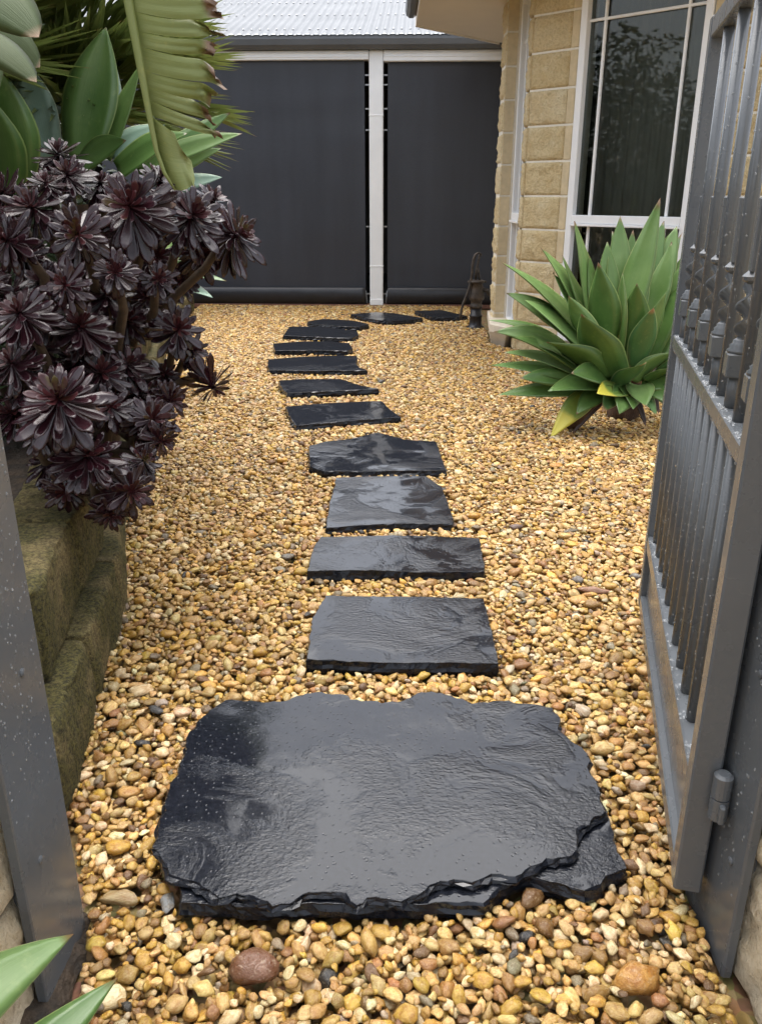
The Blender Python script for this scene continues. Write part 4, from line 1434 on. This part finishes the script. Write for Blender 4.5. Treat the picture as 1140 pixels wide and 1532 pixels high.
for i, (u, v, rp, d, ax, sep) in enumerate(ROS):
    c = Q(u, v, d)
    w = proj(c)[2]
    rad = rp / FPX * w * 1.02
    droop = 55 if i == 12 else (22 if v > 600 else 8)
    n = 52 if i == 12 else (82 if rp > 55 else 66)
    lv = rosette_leaves(c, ax, rad, n, 100 + i, droop)
    mb = MB()
    later = []
    for j, (f, m) in enumerate(lv):
        mt = 'aeonium_core' if f < 0.30 else ('aeonium_old' if (f > 0.93 and random.random() < .5) else 'aeonium_leaf')
        k = random.choice((0, 0, 1, 2))
        if sep and f >= 0.62 and seps < 300:
            later.append((m, k, mt)); seps += 1
        else:
            vs, fs, uv = TMPL[k]
            mb.add([m @ p for p in vs], fs, uv)
    ro = mb.build('rosette', 'aeonium_leaf', aeo, True)
    if True:         # reddish heart as second material
        ro.data.materials.append(M['aeonium_core'])
        nf = len(TMPL[0][1])
        core_n = int(len(lv) * 0.26)
        ro.data.polygons.foreach_set('material_index', [1 if (p // nf) < core_n else 0 for p in range(len(ro.data.polygons))])
    for (m, k, mt) in later:
        lo = bpy.data.objects.new('leaf', AEO_ME[(k, mt)])
        col.objects.link(lo)
        lo.parent = ro
        lo.matrix_local = Matrix.Translation(-arl) @ m
    # stem
    axv = Vector(ax).normalized()
    end = c - axv * rad * 0.10
    hub = min(hub_pts, key=lambda h: (h - end).length)
    p1 = end - axv * 0.09 + Vector((0, 0, -0.05))
    p2 = p1.lerp(hub, 0.5) + Vector((random.uniform(-.03, .03), random.uniform(0, .04), -0.03))
    sm = MB(); sm.tube([end, end - axv * 0.03, p1, p2, hub, Vector((hub.x * .6 + arl.x * .4, hub.y * .6 + arl.y * .4, 0.30))], [0.007, 0.009, 0.011, 0.013, 0.018, 0.022], 8)
    sm.build('stem', 'stem_bark', aeo, True)

# =================================================================== BANANA-LIKE LEAF (giant strelitzia)
BD = 1.95
bl = empty('strelitzia', (-1.15, 2.3, 0.34), 'giant strelitzia with a torn brown-tipped leaf hanging over the shrub', 'plant')
MID = [(180, -70), (192, 0), (203, 60), (214, 120), (224, 175), (234, 225), (246, 258), (262, 284)]


def mid_at(v):
    for (a, b), (c, d) in zip(MID[:-1], MID[1:]):
        if v <= d:
            f = (v - b) / (d - b)
            return Vector((a + (c - a) * f, v))
    return Vector(MID[-1])


SEG = [(-70, -22, (336, -62), (330, -24)), (-22, 14, (322, -14), (338, 24)), (14, 44, (314, 26), (334, 50)), (44, 66, (326, 56), (318, 80)), (66, 104, (322, 88), (338, 122)), (104, 126, (326, 124), (312, 150)), (126, 146, (306, 150), (318, 178)), (146, 170, (316, 184), (332, 206)), (170, 283, (272, 205), (292, 264))]
for si, (v0, v1, ta, tb) in enumerate(SEG):
    NU, NW = 16, 7
    vs, fs, uv = [], [], []
    for i in range(NU + 1):
        f = i / NU
        for j in range(NW + 1):
            g_ = j / NW
            m0 = mid_at(v0 + (v1 - v0) * g_)
            tp = Vector(ta).lerp(Vector(tb), g_)
            p = m0.lerp(tp, f)
            bulge = 0.0
            if si == len(SEG) - 1:
                p.y += 14 * math.sin(f * math.pi * 0.5) * g_ * (1 - f * .4)
            p.y += 9 * math.sin(f * math.pi) * (1 - si * .1)            # fibres sag then lift
            ragged = max(0, f - 0.78) / 0.22
            p.y += ragged * (-1 if g_ > .5 else 1) * abs(g_ - .5) * 10 + ragged * 12 * noise.noise((si * 3.1, g_ * 4, 2))
            p.x += ragged * 14 * noise.noise((si * 1.3 + 5, g_ * 3.5, 7))
            d = BD + 0.05 * f - 0.035 * math.sin(f * 2.6) + 0.003 * math.cos(g_ * 12.6) * f + 0.07 * ragged * noise.noise((g_ * 3, si * 1.7, f * 6)) + 0.004 * si
            q = Q(p.x, p.y, d)
            q.z -= 0.025 * ragged * ragged * (0.5 + noise.noise((si, g_ * 2, 9)))
            vs.append(q); uv.append((0.1 + .8 * g_, f * (0.93 + 0.05 * math.sin(si * 2.3)) if si < len(SEG) - 1 else f * 0.80))
    for i in range(NU):
        for j in range(NW):
            a = i * (NW + 1) + j
            fs.append((a, a + 1, a + NW + 2, a + NW + 1))
    # back skin gives the blade thickness
    n0 = len(vs)
    back = [p + Vector((0, 0.0018, 0)) for p in vs]
    m = MB(); m.add(vs, fs, uv); m.add(back, [tuple(reversed(f)) for f in fs], uv)
    m.build('blade_segment', 'banana_leaf', bl, True, fix=False)
m = MB(); m.tube([Q(a, b, BD - 0.004 + 0.0) for a, b in MID], [0.011, 0.010, 0.009, 0.008, 0.0065, 0.005, 0.004, 0.002], 8); m.build('midrib', 'banana_leaf', bl, True)
m = MB(); m.tube([Q(180, -70, BD), Vector((-0.66, 2.0, 1.62)), Vector((-0.85, 2.15, 1.70)), Vector((-1.05, 2.28, 1.35)), Vector((-1.15, 2.3, 0.32))], [0.011, 0.014, 0.018, 0.03, 0.05], 10); m.build('petiole', 'banana_leaf_dark', bl, True)
# narrow folded-back other half
vs, fs, uv = [], [], []
for i in range(13):
    f = i / 12
    v_ = -70 + 330 * f
    a = mid_at(v_)
    for j in range(5):
        g_ = j / 4
        p = Q(a.x + 10 * g_ * math.sin(f * 3.1), a.y + 2 * g_, BD + 0.012 + 0.10 * g_ * math.sin(0.3 + f * 2.6))
        vs.append(p); uv.append((.2 + g_ * .5, f * .7))
for i in range(12):
    for j in range(4):
        a = i * 5 + j
        fs.append((a, a + 1, a + 6, a + 5))
m = MB(); m.add(vs, fs, uv); m.build('folded_half', 'banana_leaf_dark', bl, True, fix=False)
# leaves at the top left corner and others above the frame
leaf(bl, Q(-90, -40, 1.75), Q(58, 55, 1.72), 0.13, (0, 0, .05), (0.25, -0.75, .6), 'banana_leaf_dark', 'leaf', prof='blade', nseg=14, fold=-.25, thick=.003)
leaf(bl, Q(-80, 40, 1.85), Q(55, 122, 1.85), 0.11, (0, 0, .05), (0.2, -0.5, .8), 'banana_leaf_dark', 'leaf', prof='blade', nseg=14, fold=-.25, thick=.003)
leaf(bl, Q(-40, 40, 1.95), Q(60, 100, 1.98), 0.09, (0, 0, .03), (0.2, -0.8, .3), 'banana_leaf_dark', 'leaf', prof='blade', nseg=12, fold=-.2, thick=.003)
for k, (dx, dy, dz, ex, ey, ez) in enumerate(((-0.9, 2.35, 1.5, -0.45, 2.7, 2.55), (-1.15, 2.35, 1.5, -1.2, 2.0, 2.7), (-1.15, 2.3, 1.5, -1.6, 2.9, 2.6), (-1.1, 2.3, 1.4, -0.95, 3.1, 2.7))):
    leaf(bl, (dx, dy, dz), (ex, ey, ez), 0.34, (0, 0, .15), (dx - ex, dy - ey, 0.6), 'banana_leaf_dark', 'leaf', prof='blade', nseg=16, fold=.25, thick=.004)
    m = MB(); m.tube([(-1.15, 2.3, 0.34), (-1.12, 2.3, 0.95), (dx, dy, dz)], [.04, .03, .014], 8); m.build('petiole', 'banana_leaf_dark', bl, True)

# =================================================================== PALM
def frond(parent, base, d0, length, droop, nl, lw, ll, seed, mat='palm_leaflet'):
    r_ = random.Random(seed)
    d0 = Vector(d0).normalized()
    pts = []
    for i in range(13):
        f = i / 12
        pts.append(Vector(base) + d0 * length * f + Vector((0, 0, -droop * length * f * f)))
    mb = MB()
    mb.tube(pts, [0.012 * (1 - .85 * i / 12) + .001 for i in range(13)], 6)
    for i in range(nl):
        f = 0.10 + 0.9 * i / (nl - 1)
        k = min(11, int(f * 12))
        p = pts[k].lerp(pts[k + 1], f * 12 - k)
        tg = (pts[k + 1] - pts[k]).normalized()
        side = tg.cross(Vector((0, 0, 1))).normalized()
        up = side.cross(tg)
        for s in (-1, 1):
            dr = (tg * (0.55 + .5 * f) + side * s * (1.0 - .35 * f) + up * r_.uniform(0.05, .5)).normalized()
            L = ll * (math.sin(math.pi * (0.15 + 0.75 * f)) * .8 + .25) * r_.uniform(.85, 1.1)
            w = lw * r_.uniform(.8, 1.1)
            e = p + dr * L + Vector((0, 0, -0.10 * L))
            mid_ = p + dr * L * .45
            nn = dr.cross(up).normalized() * w / 2
            hh = up * w * .25
            mb.add([p - nn * .5, p + nn * .5, mid_ - nn + hh, mid_ + nn + hh, e, mid_ - up * w * .12], [(0, 1, 5), (0, 5, 2), (1, 3, 5), (2, 5, 4), (5, 3, 4)], [(.3, 0), (.7, 0), (.1, .5), (.9, .5), (.5, 1), (.5, .5)])
    return mb.build('frond', mat, parent, False, fix=False)


palm = empty('palm', (-1.52, 3.45, 0.34), 'dark green spiky palm filling the upper left corner behind the agave', 'palm')
m = MB(); m.tube([(-1.52, 3.45, 0.25), (-1.50, 3.44, 0.8), (-1.45, 3.42, 1.35)], [0.11, 0.09, 0.08], 12); m.build('trunk', 'palm_trunk', palm, True)
PF = [((0.85, -0.35, 0.42), 1.05, .25), ((0.95, 0.05, 0.18), 1.0, .22), ((0.75, 0.2, 0.55), 1.1, .25), ((0.55, -0.6, 0.7), 1.05, .3), ((0.15, -0.6, 0.9), 1.15, .3), ((-0.3, -0.5, 0.9), 1.1, .3), ((0.3, 0.4, 1.0), 1.2, .25),
      ((-0.8, 0.2, 0.7), 1.1, .3), ((-0.7, -0.5, 0.5), 1.0, .3), ((0.9, -0.3, -0.05), .95, .15), ((0.35, -0.8, 0.25), .9, .25), ((0.9, 0.25, 0.32), 1.0, .1), ((-0.2, 0.7, 0.9), 1.1, .3), ((0.6, -0.2, 0.95), 1.25, .3), ((0.0, -0.3, 1.0), 1.3, .2),
      ((0.75, -0.6, 0.10), .9, .2), ((0.2, -0.9, 0.55), 1.0, .3), ((0.9, -0.1, 0.62), .95, .2), ((0.95, 0.1, 0.45), .95, .15), ((0.5, 0.3, 0.8), 1.1, .2), ((0.95, -0.2, 0.28), 1.0, .12), ((0.1, 0.1, 1.0), 1.2, .15), ((0.7, -0.45, 0.85), 1.1, .3)]
for i, (dv, L, dp) in enumerate(PF):
    frond(palm, (-1.45, 3.42, 1.34), dv, L * (0.80 if dv[0] > 0.5 else 0.95), dp, 36, 0.030, 0.44, 40 + i)


# =================================================================== DARK SHRUBS BEHIND
def shrub(name, c, rx, ry, z0, z1, n, label, seed, size=0.06):
    r = empty(name, (c[0], c[1], 0.34), label, 'shrub', 'dark shrubs at the back of the bed')
    r_ = random.Random(seed)
    mb = MB()
    for _ in range(n):
        while True:
            x, y, z = r_.uniform(-1, 1), r_.uniform(-1, 1), r_.uniform(-1, 1)
            q = x * x + y * y + z * z
            if q < 1 and q > .15:
                break
        k = 1 + .35 * noise.noise((x * 2 + seed, y * 2, z * 2))
        p = Vector((c[0] + x * rx * k, c[1] + y * ry * k, (z0 + z1) / 2 + z * (z1 - z0) / 2 * k))
        a = Vector((r_.gauss(0, 1), r_.gauss(0, 1), r_.gauss(0, .6))).normalized()
        b_ = a.cross(Vector((r_.gauss(0, 1), r_.gauss(0, 1), r_.gauss(0, 1)))).normalized()
        s = size * r_.uniform(.6, 1.3)
        nn = a.cross(b_)
        mb.add([p, p + a * s * .5 + b_ * s * .22 + nn * s * .06, p + a * s, p + a * s * .5 - b_ * s * .22 + nn * s * .06], [(0, 1, 2), (0, 2, 3)], [(.5, 0), (.2, .5), (.5, .9), (.8, .5)])
    tag(mb.build('crown', 'shrub_leaf', r, False, fix=False), kind='stuff')
    st = MB()
    for k in range(5):
        a = k * 1.256
        st.tube([(c[0], c[1], .3), (c[0] + .2 * math.cos(a), c[1] + .2 * math.sin(a), (z0 + z1) / 2), (c[0] + rx * .6 * math.cos(a), c[1] + ry * .6 * math.sin(a), z0 + (z1 - z0) * .62)], [.03, .02, .006], 6)
    st.build('trunk', 'stem_bark', r, True)


shrub('shrub', (-2.35, 4.6), .75, .8, .30, 2.5, 6500, 'dense dark shrub behind the palm', 3, .09)
shrub('shrub', (-1.62, 4.2), .42, .6, .34, 1.35, 3000, 'low dark shrub under the palm fronds', 4, .05)
shrub('shrub', (-2.2, 2.6), 1.0, 1.0, .34, 2.9, 11000, 'leafy dark shrub added at the left edge, enlarged to darken the window reflection', 5, .10)  # added shrub, made large and dense so the window glass reflects dark green
shrub('shrub', (-1.05, 2.55), .30, .35, .34, .98, 2600, 'low undergrowth between the purple rosettes', 6, .045)

# =================================================================== DISTINCT STONES + PEBBLES
def pebble_shape(seed, sub=2, amp=0.16, square=0.0):
    import bmesh
    b = bmesh.new()
    bmesh.ops.create_icosphere(b, subdivisions=sub, radius=1.0)
    for vv in b.verts:
        p = vv.co.copy()
        k = 1 + amp * noise.noise(p * 1.1 + Vector((seed, 0, 0))) * 1.5 + amp * .45 * noise.noise(p * 2.6 + Vector((0, seed, 0)))
        # flattened facets
        for ff in range(3):
            dv = Vector((math.sin(seed * 3 + ff * 2.1), math.cos(seed * 5 + ff * 1.3), math.sin(seed + ff * 4.0) * .6)).normalized()
            h = p.dot(dv)
            lim = 0.72 + 0.1 * math.sin(seed + ff)
            if h > lim:
                p -= dv * (h - lim) * square
        vv.co = p * k
    me = bpy.data.meshes.new('pebble_shape')
    b.to_mesh(me); b.free()
    me.materials.append(M['pebble'])
    me.polygons.foreach_set('use_smooth', [True] * len(me.polygons))
    return me


NSH = 16
SHAPES = [pebble_shape(1.37 * i + 0.5, 2, random.uniform(.18, .38), random.uniform(.55, 1.05)) for i in range(NSH)]
PAL = [((0.575, 0.415, 0.180), .26), ((0.445, 0.285, 0.096), .25), ((0.50, 0.32, 0.070), .17), ((0.285, 0.165, 0.055), .125), ((0.66, 0.55, 0.34), .13), ((0.21, 0.175, 0.115), .03), ((0.33, 0.175, 0.065), .025), ((0.15, 0.086, 0.04), .03), ((0.035, 0.034, 0.034), .005), ((0.42, 0.37, 0.28), .02)]
PC = np.array([p[0] for p in PAL]); PW = np.array([p[1] for p in PAL]); PW = PW / PW.sum()

cell = 0.005
X0, X1, Y0, Y1 = -2.1, 1.9, 0.42, 8.60
NXg, NYg = int((X1 - X0) / cell), int((Y1 - Y0) / cell)
BASE = -0.040
Hm = np.full((NYg, NXg), BASE, np.float32)
gx = X0 + (np.arange(NXg) + .5) * cell
gy = Y0 + (np.arange(NYg) + .5) * cell
GX, GY = np.meshgrid(gx, gy)


def block_poly(poly, h=1.0):
    xs = [p[0] for p in poly]; ys = [p[1] for p in poly]
    i0, i1 = max(0, int((min(xs) - X0) / cell) - 1), min(NXg, int((max(xs) - X0) / cell) + 2)
    j0, j1 = max(0, int((min(ys) - Y0) / cell) - 1), min(NYg, int((max(ys) - Y0) / cell) + 2)
    if i1 <= i0 or j1 <= j0:
        return
    m = inside(poly, GX[j0:j1, i0:i1], GY[j0:j1, i0:i1])
    Hm[j0:j1, i0:i1][m] = h


for p in slab_polys:
    block_poly(p)
block_poly(SOIL)
block_poly([(x - 0.02, y) for x, y in WALL] + [(-9, 8.15), (-9, 0.9), (-0.56, 0.9)])
block_poly([(-9, 8.15), (-1.82, 8.15), (-1.82, 8.7), (-9, 8.7)])
block_poly([(-0.45 - .02, 0.0), (-0.46, 0.985), (-0.56, 1.2), (-9, 1.2), (-9, 0)])
block_poly([(0.497, 0.0), (0.497, 1.06), (9, 1.06), (9, 0)])
block_poly([(0.95, 6.06), (D_END.x, D_END.y), (9, D_END.y), (9, 9), (0.87, 9), (0.87, 6.58)])
block_poly(led)
block_poly([(pc.x + .07 * math.cos(a), pc.y + .07 * math.sin(a)) for a in np.linspace(0, 6.2, 14)])
block_poly([(RA_ROOT[0] + .05 + .08 * math.cos(a), RA_ROOT[1] + .16 + .08 * math.sin(a)) for a in np.linspace(0, 6.2, 14)])
block_poly([tuple((mB @ Vector((x, y, 0))).xy) for x, y in ((-3, -.055), (2, -.055), (2, .5), (-3, .5))])

# footprint templates
def make_template(sc, rot):
    A = np.array(rot.to_matrix())
    S = A @ np.diag(np.array(sc) ** 2) @ A.T            # covariance-like matrix of the ellipsoid
    Si = np.linalg.inv(S)
    rx, ry = math.sqrt(S[0, 0]), math.sqrt(S[1, 1])
    nx_, ny_ = int(math.ceil(rx / cell)), int(math.ceil(ry / cell))
    xx, yy = np.meshgrid(np.arange(-nx_, nx_ + 1) * cell, np.arange(-ny_, ny_ + 1) * cell)
    a_ = Si[2, 2]
    b_ = 2 * (Si[0, 2] * xx + Si[1, 2] * yy)
    c_ = Si[0, 0] * xx ** 2 + Si[1, 1] * yy ** 2 + 2 * Si[0, 1] * xx * yy - 1
    disc = b_ ** 2 - 4 * a_ * c_
    ok = disc > 0
    sq = np.sqrt(np.maximum(disc, 0))
    bot = np.where(ok, (-b_ - sq) / (2 * a_), 1e3).astype(np.float32)
    top = np.where(ok, (-b_ + sq) / (2 * a_), -1e3).astype(np.float32)
    return nx_, ny_, bot * np.where(ok, .90, 1), top


TP = []
for i in range(420):
    g_ = math.exp(rng.normal(0, 0.32))
    big_ = min(max(0.0085 * g_, 0.0050), 0.0180)
    a_ = big_ * rng.uniform(1.0, 1.45); b_ = big_ * rng.uniform(.80, 1.05); c_ = big_ * rng.uniform(.42, .74)
    tilt = rng.normal(0, 0.28)
    if rng.random() < .12:
        tilt = rng.uniform(-1.2, 1.2)
    e = Euler((tilt, rng.normal(0, .22), rng.uniform(0, 6.283)), 'XYZ')
    TP.append(((a_, b_, c_), e, int(rng.integers(NSH))) + make_template((a_, b_, c_), e))

PEB = []        # x y z template tint


def settle(x, y, nx_, ny_, bot, top, zlim):
    ix, iy = int((x - X0) / cell), int((y - Y0) / cell)
    if ix - nx_ < 0 or ix + nx_ >= NXg or iy - ny_ < 0 or iy + ny_ >= NYg:
        return None
    h = Hm[iy - ny_:iy + ny_ + 1, ix - nx_:ix + nx_ + 1]
    zc = float((h - bot).max())
    if zc > zlim:
        return None
    np.maximum(h, zc + top, out=h)
    return zc


# a few stones that stand out
ODD = [
    (380, 1441, (0.036, 0.031, 0.024), (0.17, 0.085, 0.050), 'large round brown cobble in the gravel before the big slab'),
    (955, 1461, (0.030, 0.027, 0.020), (0.46, 0.25, 0.07), 'smooth orange-brown stone at the lower right near the gate'),
    (787, 1394, (0.013, 0.011, 0.009), (0.02, 0.02, 0.022), 'small black pebble in front of the big slab'),
    (178, 1335, (0.036, 0.015, 0.010), (0.33, 0.25, 0.13), 'long flat olive-tan stone left of the big slab'),
    (232, 1055, (0.020, 0.012, 0.006), (0.045, 0.047, 0.05), 'dark slate chip near the mossy wall, left of the big slab'),
    (213, 1104, (0.018, 0.010, 0.006), (0.03, 0.03, 0.033), 'darker slate chip beside the foot of the mossy wall'),
    (250, 1342, (0.012, 0.020, 0.006), (0.20, 0.21, 0.21), 'grey slate flake touching the left front corner of the big slab'),
    (888, 878, (0.046, 0.014, 0.010), (0.26, 0.14, 0.085), 'long brown stone lying right of the path near the gate'),
    (865, 862, (0.018, 0.015, 0.011), (0.17, 0.16, 0.15), 'round grey stone beside the long brown stone'),
    (950, 857, (0.018, 0.012, 0.010), (0.17, 0.165, 0.16), 'grey oval stone close to the gate'),
    (772, 783, (0.026, 0.014, 0.009), (0.15, 0.10, 0.085), 'flat purple-brown stone right of the path'),
    (855, 789, (0.030, 0.013, 0.008), (0.13, 0.11, 0.075), 'flat dark olive stone right of the path'),
    (430, 828, (0.022, 0.014, 0.009), (0.15, 0.14, 0.115), 'flat grey-green stone left of the path'),
]
for (u, v, s3, tint, lab) in ODD:
    g0 = P(u, v, 0.008)
    e = Euler((random.uniform(-.15, .15), random.uniform(-.15, .15), random.uniform(-.4, .4)), 'XYZ')
    tp = make_template(s3, e)
    zc = -0.006 + s3[2] * 0.25
    ix, iy = int((g0.x - X0) / cell), int((g0.y - Y0) / cell)
    h = Hm[iy - tp[1]:iy + tp[1] + 1, ix - tp[0]:ix + tp[0] + 1]
    np.maximum(h, np.where(tp[3] > -100, 1.0, -1e3), out=h)
    o = bpy.data.objects.new('loose_stone', SHAPES[int(abs(u)) % NSH])
    o.location = (g0.x, g0.y, zc); o.rotation_euler = e; o.scale = s3
    o['tint'] = tint
    col.objects.link(o)
    tag(o, lab, 'stone', 'loose stones that stand out of the gravel')

SMALL0 = len(TP)
for i in range(160):
    big_ = rng.uniform(0.0042, 0.0072)
    a_ = big_ * rng.uniform(1.0, 1.4); b_ = big_ * rng.uniform(.80, 1.05); c_ = big_ * rng.uniform(.55, .85)
    e = Euler((rng.normal(0, .4), rng.normal(0, .4), rng.uniform(0, 6.283)), 'XYZ')
    TP.append(((a_, b_, c_), e, int(rng.integers(NSH))) + make_template((a_, b_, c_), e))
NC, BATCH = 7, 20000
for (lo, hi, stop, nmax, dz) in ((0, SMALL0, 0.07, 110000, -0.001), (SMALL0, len(TP), 0.10, 160000, -0.003)):
    while len(PEB) < nmax:
        cx = rng.uniform(X0 + .03, X1 - .03, (BATCH, NC)); cy = rng.uniform(Y0 + .03, Y1 - .03, (BATCH, NC))
        tpi = rng.integers(lo, hi, BATCH)
        acc0 = len(PEB)
        for b_i in range(BATCH):
            xs, ys = cx[b_i], cy[b_i]
            hh = Hm[((ys - Y0) / cell).astype(int), ((xs - X0) / cell).astype(int)]
            k = int(hh.argmin())
            if hh[k] > 0.002:
                continue
            t_ = TP[tpi[b_i]]
            x, y = xs[k], ys[k]
            lim = dz + 0.004 * math.sin(x * 3.1 + 1) * math.sin(y * 2.3)   # gentle undulation of the finished level
            zc = settle(x, y, t_[3], t_[4], t_[5], t_[6], lim)
            if zc is not None:
                PEB.append((x, y, zc, tpi[b_i]))
        if len(PEB) - acc0 < BATCH * stop:
            break
    print('pebbles', len(PEB))
PEB = np.array(PEB)
print('pebbles', len(PEB))
N = len(PEB)
ci = rng.choice(len(PC), N, p=PW)
tint = PC[ci] * np.array([0.97, 0.95, 0.89]) * np.exp(rng.normal(0, .16, (N, 1))) * np.exp(rng.normal(0, .04, (N, 3)))
tint = np.clip(tint, 0.01, 0.85)

# which 300 show largest: near, uncovered, in frame
order = []
for i in range(N):
    x, y, z = PEB[i, :3]
    if y > 1.9:
        continue
    u, v, w = proj((x, y, z))
    if not (5 < u < 1135 and 700 < v < 1528):
        continue
    t_ = TP[int(PEB[i, 3])]
    iy, ix = int((y - Y0) / cell), int((x - X0) / cell)
    if Hm[iy, ix] > z + t_[0][2] + 0.004:
        continue
    order.append((t_[0][0] * t_[0][1] / w ** 2, i))
order.sort(reverse=True)
near = [i for _, i in order[:300]]
nearset = set(near)
GRP = ['cream', 'tan', 'golden', 'chestnut', 'off-white', 'grey-brown', 'reddish', 'dark brown', 'black', 'pale grey']
for i in near:
    x, y, z, ti = PEB[i]
    t_ = TP[int(ti)]
    o = bpy.data.objects.new('pebble', SHAPES[t_[2]])
    o.location = (x, y, z); o.rotation_euler = t_[1]; o.scale = Vector(t_[0]) * 1.14
    o['tint'] = [float(q) for q in tint[i]]
    col.objects.link(o)
    u, v, w = proj((x, y, z))
    zone = 'in front of the big slab' if v > 1330 else ('behind the big slab' if v < 1045 else ('between the big slab and the mossy wall' if u < 570 else 'between the big slab and the gate'))
    size = 'large' if t_[0][0] > 0.0195 else 'medium'
    tag(o, '%s wet %s pebble in the gravel %s' % (size, GRP[ci[i]], zone), 'pebble', '%s %s pebbles %s' % (size, GRP[ci[i]], zone))

# all the others: one object, instanced on points
rest = np.array([i for i in range(N) if i not in nearset])
me = bpy.data.meshes.new('gravel')
me.vertices.add(len(rest))
me.vertices.foreach_set('co', PEB[rest, :3].astype(np.float32).ravel())
tis = PEB[rest, 3].astype(int)
rotA = np.array([TP[k][1][:] for k in range(len(TP))], np.float32)[tis]
sclA = np.array([TP[k][0] for k in range(len(TP))], np.float32)[tis] * 1.14
shpA = np.array([TP[k][2] for k in range(len(TP))], np.int32)[tis]
for nm, ty, dat, key in (('rot', 'FLOAT_VECTOR', rotA, 'vector'), ('scl', 'FLOAT_VECTOR', sclA, 'vector'), ('shp', 'INT', shpA, 'value'), ('tint', 'FLOAT_VECTOR', tint[rest].astype(np.float32), 'vector')):
    at = me.attributes.new(nm, ty, 'POINT')
    at.data.foreach_set(key, dat.ravel())
me.update()
gravel = bpy.data.objects.new('gravel', me)
col.objects.link(gravel)
tag(gravel, 'wet honey-coloured river pebble gravel covering the yard', 'gravel', kind='stuff')
pcol = bpy.data.collections.new('pebble_shapes')
for i, sm_ in enumerate(SHAPES):
    so_ = bpy.data.objects.new('pebble_shape_%02d' % i, sm_)
    pcol.objects.link(so_)
ng = bpy.data.node_groups.new('scatter_pebbles', 'GeometryNodeTree')
ng.interface.new_socket('Geometry', in_out='INPUT', socket_type='NodeSocketGeometry')
ng.interface.new_socket('Geometry', in_out='OUTPUT', socket_type='NodeSocketGeometry')
gi = ng.nodes.new('NodeGroupInput'); go = ng.nodes.new('NodeGroupOutput')
mp = ng.nodes.new('GeometryNodeMeshToPoints')
inst = ng.nodes.new('GeometryNodeInstanceOnPoints')
cin = ng.nodes.new('GeometryNodeCollectionInfo')
cin.inputs['Collection'].default_value = pcol
cin.inputs['Separate Children'].default_value = True
cin.inputs['Reset Children'].default_value = True
def nattr(nm, dt):
    a = ng.nodes.new('GeometryNodeInputNamedAttribute')
    a.data_type = dt
    a.inputs['Name'].default_value = nm
    return next(s for s in a.outputs if s.enabled and s.name == 'Attribute')
ng.links.new(gi.outputs[0], mp.inputs['Mesh'])
ng.links.new(mp.outputs[0], inst.inputs['Points'])
ng.links.new(cin.outputs[0], inst.inputs['Instance'])
inst.inputs['Pick Instance'].default_value = True
ng.links.new(nattr('shp', 'INT'), inst.inputs['Instance Index'])
ng.links.new(nattr('rot', 'FLOAT_VECTOR'), inst.inputs['Rotation'])
ng.links.new(nattr('scl', 'FLOAT_VECTOR'), inst.inputs['Scale'])
ng.links.new(inst.outputs[0], go.inputs[0])
md = gravel.modifiers.new('scatter', 'NODES')
md.node_group = ng
